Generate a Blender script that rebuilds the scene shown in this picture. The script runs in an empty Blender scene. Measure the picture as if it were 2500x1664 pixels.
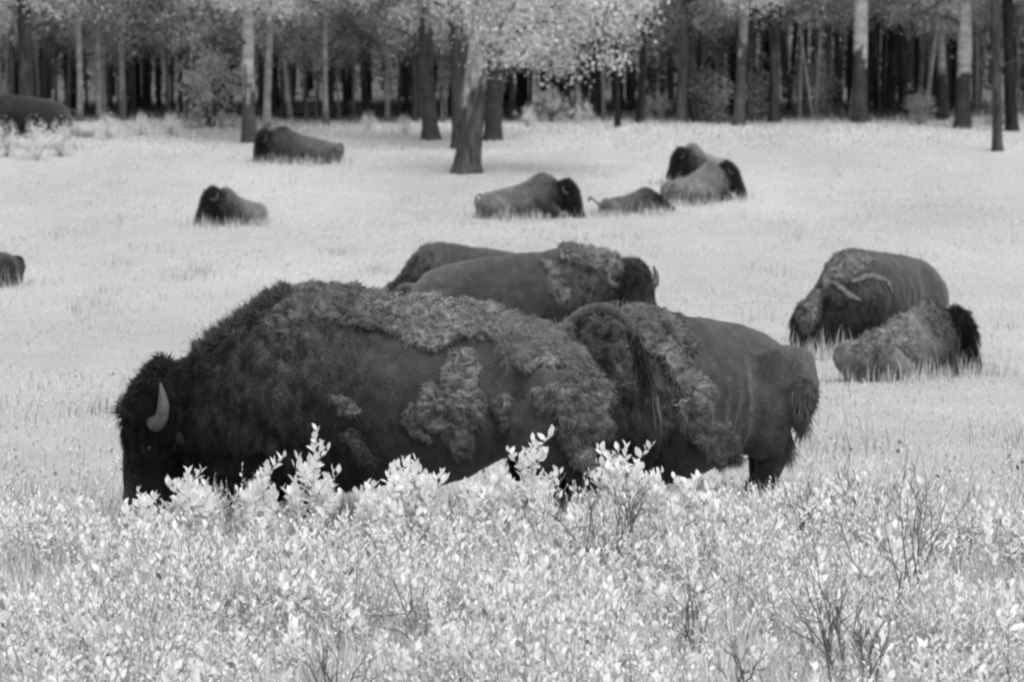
import bpy, math, random
import numpy as np
from mathutils import Vector, Matrix
from mathutils.kdtree import KDTree

R = np.random.default_rng(11)
random.seed(5)
SC = bpy.context.scene
COL = SC.collection

# ------------------------------------------------------------------ camera, sky, sun, exposure
HC, PITCH, FPX = 3.62, math.radians(5.19), 8500.0
cam = bpy.data.cameras.new('camera')
cam.lens, cam.sensor_width, cam.sensor_fit = FPX / 2500 * 36, 36, 'HORIZONTAL'
cam.clip_start, cam.clip_end = 0.5, 3000
cam.dof.use_dof = True
cam.dof.focus_distance = 24.6
cam.dof.aperture_fstop = 3.9
camo = bpy.data.objects.new('camera', cam)
COL.objects.link(camo)
camo.location = (0, 0, HC)
camo.rotation_euler = (math.pi / 2 - PITCH, 0, 0)
SC.camera = camo

SUN_EL, SUN_AZ = math.radians(62), math.radians(150)      # azimuth clockwise from +Y
world = bpy.data.worlds.new('World')
SC.world = world
world.use_nodes = True
wn = world.node_tree
wn.nodes.clear()
wo = wn.nodes.new('ShaderNodeOutputWorld')
wb = wn.nodes.new('ShaderNodeBackground')
ws = wn.nodes.new('ShaderNodeTexSky')
ws.sky_type = 'NISHITA'
ws.sun_disc = False
ws.sun_elevation, ws.sun_rotation = SUN_EL, SUN_AZ
ws.dust_density = 3.0
wbw = wn.nodes.new('ShaderNodeRGBToBW')                   # the photograph is black and white
wn.links.new(ws.outputs[0], wbw.inputs[0])
wn.links.new(wbw.outputs[0], wb.inputs[0])
wb.inputs[1].default_value = 0.15
wn.links.new(wb.outputs[0], wo.inputs[0])
sun = bpy.data.lights.new('sun', 'SUN')
sun.energy, sun.angle = 1.5, math.radians(50)
suno = bpy.data.objects.new('sun', sun)
COL.objects.link(suno)
sd = Vector((math.sin(SUN_AZ) * math.cos(SUN_EL), math.cos(SUN_AZ) * math.cos(SUN_EL), math.sin(SUN_EL)))
suno.rotation_euler = sd.to_track_quat('Z', 'Y').to_euler()
suno.location = (0, 0, 40)
vs = SC.view_settings
vs.view_transform, vs.look, vs.gamma = 'Standard', 'None', 1.0
vs.use_curve_mapping = False
vs.exposure = 0.62
SC.cycles.use_denoising = True
SC.cycles.max_bounces = 12
SC.cycles.diffuse_bounces = 10
SC.cycles.transmission_bounces = 10
SC.cycles.filter_width = 2.3

# ------------------------------------------------------------------ helpers
CP, SP = math.cos(PITCH), math.sin(PITCH)
DS = 2500 / 2356.0           # pixels read off the 2356-wide view -> photograph pixels


def project(V):
    V = np.asarray(V, float)
    x, y, z = V[..., 0], V[..., 1], V[..., 2] - HC
    dep = y * CP - z * SP
    return np.stack([1250 + FPX * x / dep, 832 - FPX * (y * SP + z * CP) / dep], -1), dep


GD = np.array([-60, 8, 15, 20, 25, 28, 35, 45, 51, 60, 70, 89, 100, 106, 112, 118, 125, 150, 200, 400, 900])
GZ = np.array([-.3, -.3, -.2, -.15, 0, -.1, -.42, -1.0, -1.25, -1.36, -1.4, -1.28, -.85, -.57, -.36, -.12, .09, .5, 1.0, 2.0, 3.0])
_gy = np.linspace(-60, 900, 9601)
_gz = np.interp(_gy, GD, GZ)
_k = np.exp(-np.linspace(-2.5, 2.5, 41) ** 2)
_gz = np.convolve(np.pad(_gz, 20, mode='edge'), _k / _k.sum(), 'valid')


def gz(x, y):
    b = np.interp(y, _gy, _gz)
    return b + 0.035 * np.sin(x * .9 + y * .33) * np.clip((np.asarray(y) - 28) / 20, 0, 1) + 0.05 * np.sin(x * .21 - y * .17 + 1.0) * np.clip((np.asarray(y) - 28) / 20, 0, 1)


def X_at(px, d):
    return (px - 1250) * d / FPX


def nrm(a):
    return a / np.maximum(np.linalg.norm(a, axis=-1, keepdims=True), 1e-9)


def vnoise(P, scale, seed=0):
    """smooth value noise, about -1..1, for any (n,3) array"""
    P = np.asarray(P, float) * scale + seed * 17.31
    i = np.floor(P).astype(np.int64)
    f = P - i
    f = f * f * (3 - 2 * f)
    out = np.zeros(len(P))
    for dx in (0, 1):
        for dy in (0, 1):
            for dz in (0, 1):
                h = (i[:, 0] + dx) * 374761393 + (i[:, 1] + dy) * 668265263 + (i[:, 2] + dz) * 2147483647
                h = (h ^ (h >> 13)) * 1274126177
                h = ((h ^ (h >> 16)) & 0xffff) / 32767.5 - 1
                w = (f[:, 0] if dx else 1 - f[:, 0]) * (f[:, 1] if dy else 1 - f[:, 1]) * (f[:, 2] if dz else 1 - f[:, 2])
                out += h * w
    return out


def mesh_np(name, V, faces, tone=None, smooth=True, normals=None):
    """faces: list of (n,k) index arrays"""
    me = bpy.data.meshes.new(name)
    V = np.asarray(V, np.float32)
    faces = [np.asarray(f, np.int32) for f in faces if len(f)]
    me.vertices.add(len(V))
    me.vertices.foreach_set('co', V.ravel())
    nl = sum(f.size for f in faces)
    me.loops.add(nl)
    me.loops.foreach_set('vertex_index', np.concatenate([f.ravel() for f in faces]))
    tot = np.concatenate([np.full(len(f), f.shape[1], np.int32) for f in faces])
    st = np.concatenate([[0], np.cumsum(tot)[:-1]]).astype(np.int32)
    me.polygons.add(len(tot))
    me.polygons.foreach_set('loop_start', st)
    me.polygons.foreach_set('loop_total', tot)
    me.update(calc_edges=True)
    me.polygons.foreach_set('use_smooth', np.full(len(tot), smooth, bool))
    if tone is not None:
        a = me.attributes.new('tone', 'FLOAT', 'POINT')
        a.data.foreach_set('value', np.asarray(tone, np.float32))
    if normals is not None:
        me.normals_split_custom_set_from_vertices(np.asarray(normals, np.float32))
    me.validate()
    return me


def obj(name, me, mat, parent=None, loc=None):
    o = bpy.data.objects.new(name, me)
    COL.objects.link(o)
    if mat is not None and len(me.materials) == 0:
        me.materials.append(mat)
    if parent is not None:
        o.parent = parent
    if loc is not None:
        o.location = loc
    return o


def empty(name, loc=(0, 0, 0), rz=0.0):
    o = bpy.data.objects.new(name, None)
    COL.objects.link(o)
    o.location, o.rotation_euler = loc, (0, 0, rz)
    o.empty_display_size = .2
    return o


def tag(o, label=None, cat=None, group=None, kind=None):
    if label: o['label'] = label
    if cat: o['category'] = cat
    if group: o['group'] = group
    if kind: o['kind'] = kind
    return o


def copy_tree(o, parent=None):
    c = o.copy()
    COL.objects.link(c)
    c.parent = parent
    for ch in o.children:
        copy_tree(ch, c)
    return c


class MB:
    """collects vertices, faces and a tone for each vertex"""
    def __init__(s):
        s.V, s.F, s.T, s.n = [], {3: [], 4: []}, [], 0

    def add(s, V, faces, tone):
        V = np.asarray(V, float)
        for f in faces:
            f = np.asarray(f, int)
            if len(f): s.F[f.shape[1]].append(f + s.n)
        s.V.append(V)
        s.T.append(np.broadcast_to(np.asarray(tone, float), (len(V),)))
        s.n += len(V)

    def arrays(s):
        return np.concatenate(s.V), [np.concatenate(f) for f in s.F.values() if f], np.concatenate(s.T)

    def mesh(s, name, smooth=True):
        V, F, T = s.arrays()
        return mesh_np(name, V, F, T, smooth)


def tube(P, rad, n=8, rad2=None, side=None, tone=.1, caps=True, wob=0, seed=0):
    """closed tube along P; rad sideways, rad2 in the other direction; returns V, faces, tone per vertex"""
    P = np.asarray(P, float)
    m = len(P)
    rad = np.broadcast_to(np.asarray(rad, float), (m,))
    rad2 = rad if rad2 is None else np.broadcast_to(np.asarray(rad2, float), (m,))
    tone = np.broadcast_to(np.asarray(tone, float), (m,))
    T = nrm(np.gradient(P, axis=0))
    if side is None:
        a = np.array([0.31, 0.87, 0.38]) if abs(T[:, 2]).mean() > .6 else np.array([.1, .1, 1.0])
    else:
        a = np.asarray(side, float)
    U = nrm(a - (T @ a)[:, None] * T)
    W = np.cross(T, U)
    th = np.linspace(0, 2 * math.pi, n, endpoint=False)
    V = P[:, None] + U[:, None] * (np.cos(th)[None, :, None] * rad[:, None, None]) + W[:, None] * (np.sin(th)[None, :, None] * rad2[:, None, None])
    V = V.reshape(-1, 3)
    if wob:
        cen = np.repeat(P, n, 0)
        V = cen + (V - cen) * (1 + wob * vnoise(V, 6 / max(rad.mean() * 8, .05), seed))[:, None]
    i = np.arange(m - 1)[:, None] * n
    j = np.arange(n)[None, :]
    k = (j + 1) % n
    Q = np.stack([i + j, i + k, i + n + k, i + n + j], -1).reshape(-1, 4)
    tv = np.repeat(tone, n)
    F = [Q]
    if caps:
        V = np.vstack([V, P[0], P[-1]])
        tv = np.append(tv, [tone[0], tone[-1]])
        c0, c1 = m * n, m * n + 1
        jj = np.arange(n); kk = (jj + 1) % n
        F.append(np.vstack([np.stack([np.full(n, c0), kk, jj], -1), np.stack([np.full(n, c1), (m - 1) * n + jj, (m - 1) * n + kk], -1)]))
    return V, F, tv


def spline(P, n):
    """Catmull-Rom through rows of P (any number of columns)"""
    P = np.asarray(P, float)
    Q = np.vstack([2 * P[0] - P[1], P, 2 * P[-1] - P[-2]])
    out = []
    t = np.linspace(0, len(P) - 1, n)
    for u in t:
        i = min(int(u), len(P) - 2)
        f = u - i
        a, b, c, d = Q[i], Q[i + 1], Q[i + 2], Q[i + 3]
        out.append(.5 * ((2 * b) + (c - a) * f + (2 * a - 5 * b + 4 * c - d) * f * f + (3 * b - a - 3 * c + d) * f ** 3))
    return np.array(out)


# ------------------------------------------------------------------ materials (all grey: the photograph is infrared black and white)
def material(name, value=None, rough=.9, namp=.0, nscale=8.0, sheen=0.0, bump=0.0, bscale=40.0, trans=0.0, spec=.15, stretch=None):
    m = bpy.data.materials.new(name)
    m.use_nodes = True
    nt = m.node_tree
    nt.nodes.clear()
    out = nt.nodes.new('ShaderNodeOutputMaterial')
    p = nt.nodes.new('ShaderNodeBsdfPrincipled')
    p.inputs['Roughness'].default_value = rough
    p.inputs['Specular IOR Level'].default_value = spec
    if sheen:
        p.inputs['Sheen Weight'].default_value = sheen
        p.inputs['Sheen Roughness'].default_value = .5
    if value is None:
        at = nt.nodes.new('ShaderNodeAttribute')
        at.attribute_name = 'tone'
        src = at.outputs['Fac']
    else:
        v = nt.nodes.new('ShaderNodeValue')
        v.outputs[0].default_value = value
        src = v.outputs[0]
    tc = nt.nodes.new('ShaderNodeTexCoord')
    vec = tc.outputs['Object']
    if stretch:
        mp = nt.nodes.new('ShaderNodeMapping')
        mp.inputs['Scale'].default_value = stretch
        nt.links.new(vec, mp.inputs[0]); vec = mp.outputs[0]
    if namp:
        nz = nt.nodes.new('ShaderNodeTexNoise')
        nz.inputs['Scale'].default_value = nscale
        nz.inputs['Detail'].default_value = 5
        nt.links.new(vec, nz.inputs['Vector'])
        mr = nt.nodes.new('ShaderNodeMapRange')
        mr.inputs[1].default_value, mr.inputs[2].default_value = .3, .7
        mr.inputs[3].default_value, mr.inputs[4].default_value = 1 - namp, 1 + namp
        nt.links.new(nz.outputs[0], mr.inputs[0])
        mu = nt.nodes.new('ShaderNodeMath'); mu.operation = 'MULTIPLY'
        nt.links.new(src, mu.inputs[0]); nt.links.new(mr.outputs[0], mu.inputs[1])
        src = mu.outputs[0]
    nt.links.new(src, p.inputs['Base Color'])
    if bump:
        nb = nt.nodes.new('ShaderNodeTexNoise')
        nb.inputs['Scale'].default_value = bscale
        nb.inputs['Detail'].default_value = 6
        nt.links.new(vec, nb.inputs['Vector'])
        bp = nt.nodes.new('ShaderNodeBump')
        bp.inputs['Strength'].default_value = bump
        bp.inputs['Distance'].default_value = .03
        nt.links.new(nb.outputs[0], bp.inputs['Height'])
        nt.links.new(bp.outputs[0], p.inputs['Normal'])
    last = p.outputs[0]
    if trans:
        tr = nt.nodes.new('ShaderNodeBsdfTranslucent')
        nt.links.new(src, tr.inputs[0])
        mx = nt.nodes.new('ShaderNodeMixShader')
        mx.inputs[0].default_value = trans
        nt.links.new(last, mx.inputs[1]); nt.links.new(tr.outputs[0], mx.inputs[2])
        last = mx.outputs[0]
    nt.links.new(last, out.inputs[0])
    return m


M_FUR = material('bison_fur', sheen=.25, rough=1, namp=.25, nscale=9, bump=.5, bscale=55, spec=.0)
M_STR = material('bison_hair', rough=1, spec=0, sheen=.1)
M_HORN = material('horn', .078, rough=.45, namp=.35, nscale=14, bump=.3, bscale=60)
M_DHORN = material('dark_horn', .05, rough=.45, namp=.3, nscale=14)
M_EYE = material('eye', .012, rough=.12, spec=.6)
M_LEAF = material('leaf', trans=.5, rough=1, spec=.0)
M_TWIG = material('twig', rough=.9, namp=.2, nscale=30)
M_BARK = material('bark', rough=1, namp=.55, nscale=3.2, bump=.9, bscale=9, spec=.05, stretch=(3, 3, .55))
M_ASPEN = material('aspen_bark', rough=.9, namp=.35, nscale=2.4, bump=.4, bscale=8, spec=.05, stretch=(1, 1, 2.5))
M_TREELEAF = material('tree_leaf', trans=.5, rough=1, spec=0)
M_GRASS = material('grass', trans=.5, rough=.8, spec=.1)
M_ROCK = material('rock', .33, rough=1, namp=.3, nscale=4, bump=.5, bscale=10)


def ground_material():
    m = bpy.data.materials.new('meadow_ground')
    m.use_nodes = True
    nt = m.node_tree
    p = nt.nodes['Principled BSDF']
    p.inputs['Roughness'].default_value = 1
    p.inputs['Specular IOR Level'].default_value = 0
    tc = nt.nodes.new('ShaderNodeTexCoord')
    val = None
    for sc_, lo, hi, st in ((.16, .86, 1.10, (1, .35, 1)), (1.3, .94, 1.05, (1, .45, 1)), (9, .93, 1.06, (1, .6, 1)), (45, .88, 1.1, (1, 1, 1))):
        mp = nt.nodes.new('ShaderNodeMapping'); mp.inputs['Scale'].default_value = st
        nz = nt.nodes.new('ShaderNodeTexNoise'); nz.inputs['Scale'].default_value = sc_; nz.inputs['Detail'].default_value = 4
        mr = nt.nodes.new('ShaderNodeMapRange')
        mr.inputs[1].default_value, mr.inputs[2].default_value, mr.inputs[3].default_value, mr.inputs[4].default_value = .3, .7, lo, hi
        nt.links.new(tc.outputs['Object'], mp.inputs[0]); nt.links.new(mp.outputs[0], nz.inputs['Vector']); nt.links.new(nz.outputs[0], mr.inputs[0])
        if val is None:
            val = mr.outputs[0]
        else:
            mu = nt.nodes.new('ShaderNodeMath'); mu.operation = 'MULTIPLY'
            nt.links.new(val, mu.inputs[0]); nt.links.new(mr.outputs[0], mu.inputs[1]); val = mu.outputs[0]
    mu = nt.nodes.new('ShaderNodeMath'); mu.operation = 'MULTIPLY'; mu.inputs[1].default_value = .405
    nt.links.new(val, mu.inputs[0]); nt.links.new(mu.outputs[0], p.inputs['Base Color'])
    nb = nt.nodes.new('ShaderNodeTexNoise'); nb.inputs['Scale'].default_value = 30; nb.inputs['Detail'].default_value = 5
    bp = nt.nodes.new('ShaderNodeBump'); bp.inputs['Strength'].default_value = .6; bp.inputs['Distance'].default_value = .05
    nt.links.new(tc.outputs['Object'], nb.inputs['Vector']); nt.links.new(nb.outputs[0], bp.inputs['Height']); nt.links.new(bp.outputs[0], p.inputs['Normal'])
    return m


# ------------------------------------------------------------------ the ground
ys = np.concatenate([np.linspace(-60, 10, 15), np.linspace(11, 60, 140), np.linspace(60.6, 140, 140), np.linspace(142, 260, 50), np.linspace(270, 900, 30)])
xs = np.concatenate([np.linspace(-600, -60, 25), np.linspace(-56, -24, 17), np.linspace(-23.5, 23.5, 110), np.linspace(24, 56, 17), np.linspace(60, 600, 25)])
GX, GY = np.meshgrid(xs, ys)
GV = np.stack([GX, GY, gz(GX, GY)], -1).reshape(-1, 3)
GV[:, 2] += .015 * vnoise(GV * [1, 1, 0], 1.4, 3) * (GV[:, 1] > 27)
nx_, ny_ = len(xs), len(ys)
ii, jj = np.meshgrid(np.arange(ny_ - 1), np.arange(nx_ - 1), indexing='ij')
GF = np.stack([ii * nx_ + jj, ii * nx_ + jj + 1, (ii + 1) * nx_ + jj + 1, (ii + 1) * nx_ + jj], -1).reshape(-1, 4)
tag(obj('ground', mesh_np('ground', GV, [GF]), ground_material()), kind='structure', label='pale open meadow rolling up to the forest edge')

fx, fy = np.meshgrid(np.linspace(-90, 90, 121), np.linspace(132, 300, 60))
FV = np.stack([fx, fy + 2.0 * np.sin(fx * .35) * (fy < 133) + 1.2 * np.sin(fx * .9 + 1) * (fy < 133), 0 * fx], -1).reshape(-1, 3)
FV[:, 2] = gz(FV[:, 0], FV[:, 1]) + .05 + .04 * vnoise(FV, .8, 2)
ii, jj = np.meshgrid(np.arange(59), np.arange(120), indexing='ij')
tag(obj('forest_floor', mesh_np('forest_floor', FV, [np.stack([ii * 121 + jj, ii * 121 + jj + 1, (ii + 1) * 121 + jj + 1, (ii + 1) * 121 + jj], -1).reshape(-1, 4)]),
        material('forest_ground', .17, rough=1, namp=.4, nscale=1.5, bump=.6, bscale=8, spec=0)), kind='structure', label='dark forest floor under the trees')  # whole sheet toned darker than the meadow ground

# ------------------------------------------------------------------ leaves, blades
LEAFV = np.array([[0, 0, 0], [.38, -.22, .06], [.38, .22, .06], [.72, -.17, .04], [.72, .17, .04], [1, 0, -.05]])   # folded elliptic leaf, length 1
LEAFF = np.array([[0, 1, 3, 5], [0, 5, 4, 2]])


def leaf_cloud(P, D, L, tone, roll=None, wide=1.0):
    """many leaves: base P, direction D, length L"""
    n = len(P)
    D = nrm(D)
    up = nrm(R.normal(size=(n, 3)) * .55 + np.array([0, 0, 1.0]))
    S = nrm(np.cross(up, D))
    N = np.cross(D, S)
    L = np.broadcast_to(L, (n,))
    base = LEAFV * np.array([1, wide, 1])
    V = P[:, None] + L[:, None, None] * (base[None, :, 0, None] * D[:, None] + base[None, :, 1, None] * S[:, None] + base[None, :, 2, None] * N[:, None])
    F = (LEAFF[None] + (np.arange(n) * 6)[:, None, None]).reshape(-1, 4)
    return V.reshape(-1, 3), [F], np.repeat(np.broadcast_to(tone, (n,)), 6)


def blades(P, H, W, lean, tone):
    n = len(P)
    a = R.uniform(0, 2 * math.pi, n)
    S = np.stack([np.cos(a), np.sin(a), 0 * a], -1)
    b = R.uniform(0, 2 * math.pi, n)
    Ln = np.stack([np.cos(b), np.sin(b), 0 * b], -1) * (lean * R.uniform(.3, 1, n) * H)[:, None]
    up = np.array([0, 0, 1.0])
    p1 = P + up * (H * .55)[:, None] + Ln * .35
    p2 = P + up * H[:, None] * .97 + Ln
    w = S * W[:, None]
    V = np.stack([P - w, P + w, p1 - w * .8, p1 + w * .8, p2], 1)
    o = (np.arange(n) * 5)[:, None]
    return V.reshape(-1, 3), [np.array([[0, 1, 3, 2]]) + o, np.array([[2, 3, 4]]) + o], np.repeat(tone, 5)


def grass_mesh(mb, name):
    V, F, T = mb.arrays()
    return mesh_np(name, V, F, T, True, nrm(R.normal(size=(len(V), 3)) * .18 + np.array([0, -.15, 1.0])))


# ------------------------------------------------------------------ bison
def ringloft(rows, n=28, nseg=34):
    """rows: x, z_top, z_bottom, half width, top taper, tone_top, tone_bottom, fur_top, fur_bottom"""
    S = spline(rows, nseg)
    th = np.linspace(0, 2 * math.pi, n, endpoint=False)
    V, T, L = [], [], []
    for x, zt, zb, w, k, t1, t0, f1, f0 in S:
        c, h = (zt + zb) / 2, (zt - zb) / 2
        s = np.sin(th)
        y = w * np.sign(np.cos(th)) * np.abs(np.cos(th)) ** .85 * (1 - k * np.clip(s + .15, 0, 1) ** 1.3)
        z = c + h * s
        V.append(np.stack([np.full(n, x), y, z], -1))
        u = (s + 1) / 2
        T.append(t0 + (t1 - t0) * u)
        L.append(f0 + (f1 - f0) * u)
    V = np.concatenate(V)
    i = np.arange(nseg - 1)[:, None] * n
    j = np.arange(n)[None]
    k = (j + 1) % n
    Q = np.stack([i + j, i + k, i + n + k, i + n + j], -1).reshape(-1, 4)
    c0, c1 = len(V), len(V) + 1
    V = np.vstack([V, V[:n].mean(0), V[-n:].mean(0)])
    jj = np.arange(n); kk = (jj + 1) % n
    F3 = np.vstack([np.stack([np.full(n, c0), kk, jj], -1), np.stack([np.full(n, c1), (nseg - 1) * n + jj, (nseg - 1) * n + kk], -1)])
    T, L = np.concatenate(T), np.concatenate(L)
    return V, [Q, F3], np.append(T, [T[:n].mean(), T[-n:].mean()]), np.append(L, [L[:n].mean(), L[-n:].mean()])


#           x    top   bot   w   taper  t_top t_bot fur_t fur_b
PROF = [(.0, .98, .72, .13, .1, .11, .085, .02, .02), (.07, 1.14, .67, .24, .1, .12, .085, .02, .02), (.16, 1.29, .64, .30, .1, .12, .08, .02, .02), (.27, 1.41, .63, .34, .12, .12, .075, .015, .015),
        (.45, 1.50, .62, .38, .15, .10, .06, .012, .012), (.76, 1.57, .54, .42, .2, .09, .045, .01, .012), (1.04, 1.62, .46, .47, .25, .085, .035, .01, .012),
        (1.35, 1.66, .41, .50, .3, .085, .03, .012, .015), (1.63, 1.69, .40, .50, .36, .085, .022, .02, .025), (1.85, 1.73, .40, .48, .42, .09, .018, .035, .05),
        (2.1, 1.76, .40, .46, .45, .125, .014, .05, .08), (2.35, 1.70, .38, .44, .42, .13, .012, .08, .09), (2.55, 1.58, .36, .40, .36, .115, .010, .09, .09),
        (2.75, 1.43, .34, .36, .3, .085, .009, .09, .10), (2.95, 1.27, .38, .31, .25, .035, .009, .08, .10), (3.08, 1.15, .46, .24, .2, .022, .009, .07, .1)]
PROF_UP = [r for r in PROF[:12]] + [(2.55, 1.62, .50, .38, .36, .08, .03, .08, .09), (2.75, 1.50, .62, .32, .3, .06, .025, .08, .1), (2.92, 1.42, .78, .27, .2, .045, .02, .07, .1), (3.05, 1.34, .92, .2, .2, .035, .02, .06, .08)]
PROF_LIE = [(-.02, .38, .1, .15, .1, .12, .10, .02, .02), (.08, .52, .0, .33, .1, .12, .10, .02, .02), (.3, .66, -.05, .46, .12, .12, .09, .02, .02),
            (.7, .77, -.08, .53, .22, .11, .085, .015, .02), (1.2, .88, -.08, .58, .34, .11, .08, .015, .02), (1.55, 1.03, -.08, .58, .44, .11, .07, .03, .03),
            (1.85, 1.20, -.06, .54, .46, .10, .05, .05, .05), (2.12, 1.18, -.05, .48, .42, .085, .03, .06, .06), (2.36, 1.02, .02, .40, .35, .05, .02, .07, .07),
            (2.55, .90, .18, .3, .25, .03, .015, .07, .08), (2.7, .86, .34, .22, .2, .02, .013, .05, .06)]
HEAD = [(-.06, .17, .16), (.06, .26, .23), (.24, .29, .26), (.42, .27, .235), (.62, .225, .185), (.80, .18, .15), (.93, .14, .13), (1.0, .08, .09)]


def head_frame(h):
    p, yw = h['pitch'], h['yaw']
    ax = np.array([math.cos(p) * math.cos(yw), math.cos(p) * math.sin(yw), -math.sin(p)])     # poll -> muzzle
    sd_ = np.array([-math.sin(yw), math.cos(yw), 0.0])
    fr = np.cross(sd_, ax) * -1.0                                                             # towards the forehead side
    fr = np.array([math.sin(p) * math.cos(yw), math.sin(p) * math.sin(yw), math.cos(p)])
    return ax, sd_, fr


def smooth_mesh(name, parts, voxel, it=6):
    mb = MB()
    for V, F, T in parts:
        mb.add(V, F, T)
    me = mb.mesh(name)
    o = bpy.data.objects.new('tmp', me)
    COL.objects.link(o)
    r = o.modifiers.new('r', 'REMESH')
    r.mode, r.voxel_size, r.use_smooth_shade = 'VOXEL', voxel, True
    s = o.modifiers.new('s', 'SMOOTH')
    s.factor, s.iterations = .5, it
    bpy.context.view_layer.update()
    ev = o.evaluated_get(bpy.context.evaluated_depsgraph_get())
    m2 = bpy.data.meshes.new_from_object(ev)
    bpy.data.objects.remove(o)
    bpy.data.meshes.remove(me)
    n = len(m2.vertices)
    V = np.empty(n * 3, np.float32); m2.vertices.foreach_get('co', V)
    m2.calc_loop_triangles()
    Tn = np.empty(len(m2.loop_triangles) * 3, np.int32); m2.loop_triangles.foreach_get('vertices', Tn)
    Q = [tuple(p.vertices) for p in m2.polygons]
    bpy.data.meshes.remove(m2)
    return V.reshape(-1, 3).astype(float), Tn.reshape(-1, 3), Q


def vert_normals(V, T):
    fn = np.cross(V[T[:, 1]] - V[T[:, 0]], V[T[:, 2]] - V[T[:, 0]])
    N = np.zeros_like(V)
    for k in range(3):
        np.add.at(N, T[:, k], fn)
    return nrm(N)


def sample(V, N, T, n, w=None):
    A = np.linalg.norm(np.cross(V[T[:, 1]] - V[T[:, 0]], V[T[:, 2]] - V[T[:, 0]]), axis=1)
    if w is not None:
        A = A * w[T].mean(1)
    t = R.choice(len(T), n, p=A / A.sum())
    b = R.dirichlet((1, 1, 1), n)
    return (V[T[t]] * b[..., None]).sum(1), nrm((N[T[t]] * b[..., None]).sum(1)), T[t], b


def ribbons(P, N, D, L, W, tone, sag=0.0, rnd=.25, nrnd=.2):
    """tapered locks of hair: root P, surface normal N, direction D, length L, half width W"""
    n = len(P)
    D = nrm(D)
    s = np.cross(N, D) + R.normal(size=(n, 3)) * rnd
    s = nrm(s - (s * D).sum(1, keepdims=True) * D)
    L = L[:, None]; W = np.broadcast_to(W, (n,))[:, None]
    G = np.array([0, 0, -1.0])
    p0 = P - N * .006
    p1 = P + D * L * .55 + G * L * sag * .25
    p2 = P + D * L + G * L * sag + R.normal(size=(n, 3)) * L * .12
    V = np.stack([p0 + s * W, p0 - s * W, p1 + s * W * .8, p1 - s * W * .8, p2], 1).reshape(-1, 3)
    o = (np.arange(n) * 5)[:, None]
    nn = nrm(N * .85 + D * .25 + R.normal(size=(n, 3)) * nrnd)
    return V, [np.array([[0, 1, 3, 2]]) + o, np.array([[2, 3, 4]]) + o], np.repeat(tone, 5), np.repeat(nn, 5, 0)


def hair_mesh(name, sets):
    V, F3, F4, T, N, n = [], [], [], [], [], 0
    for v, f, t, nn in sets:
        V.append(v); F4.append(f[0] + n); F3.append(f[1] + n); T.append(t); N.append(nn); n += len(v)
    return mesh_np(name, np.concatenate(V), [np.concatenate(F4), np.concatenate(F3)], np.concatenate(T), True, np.concatenate(N))


PI = math.pi
BISON = {}


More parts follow.
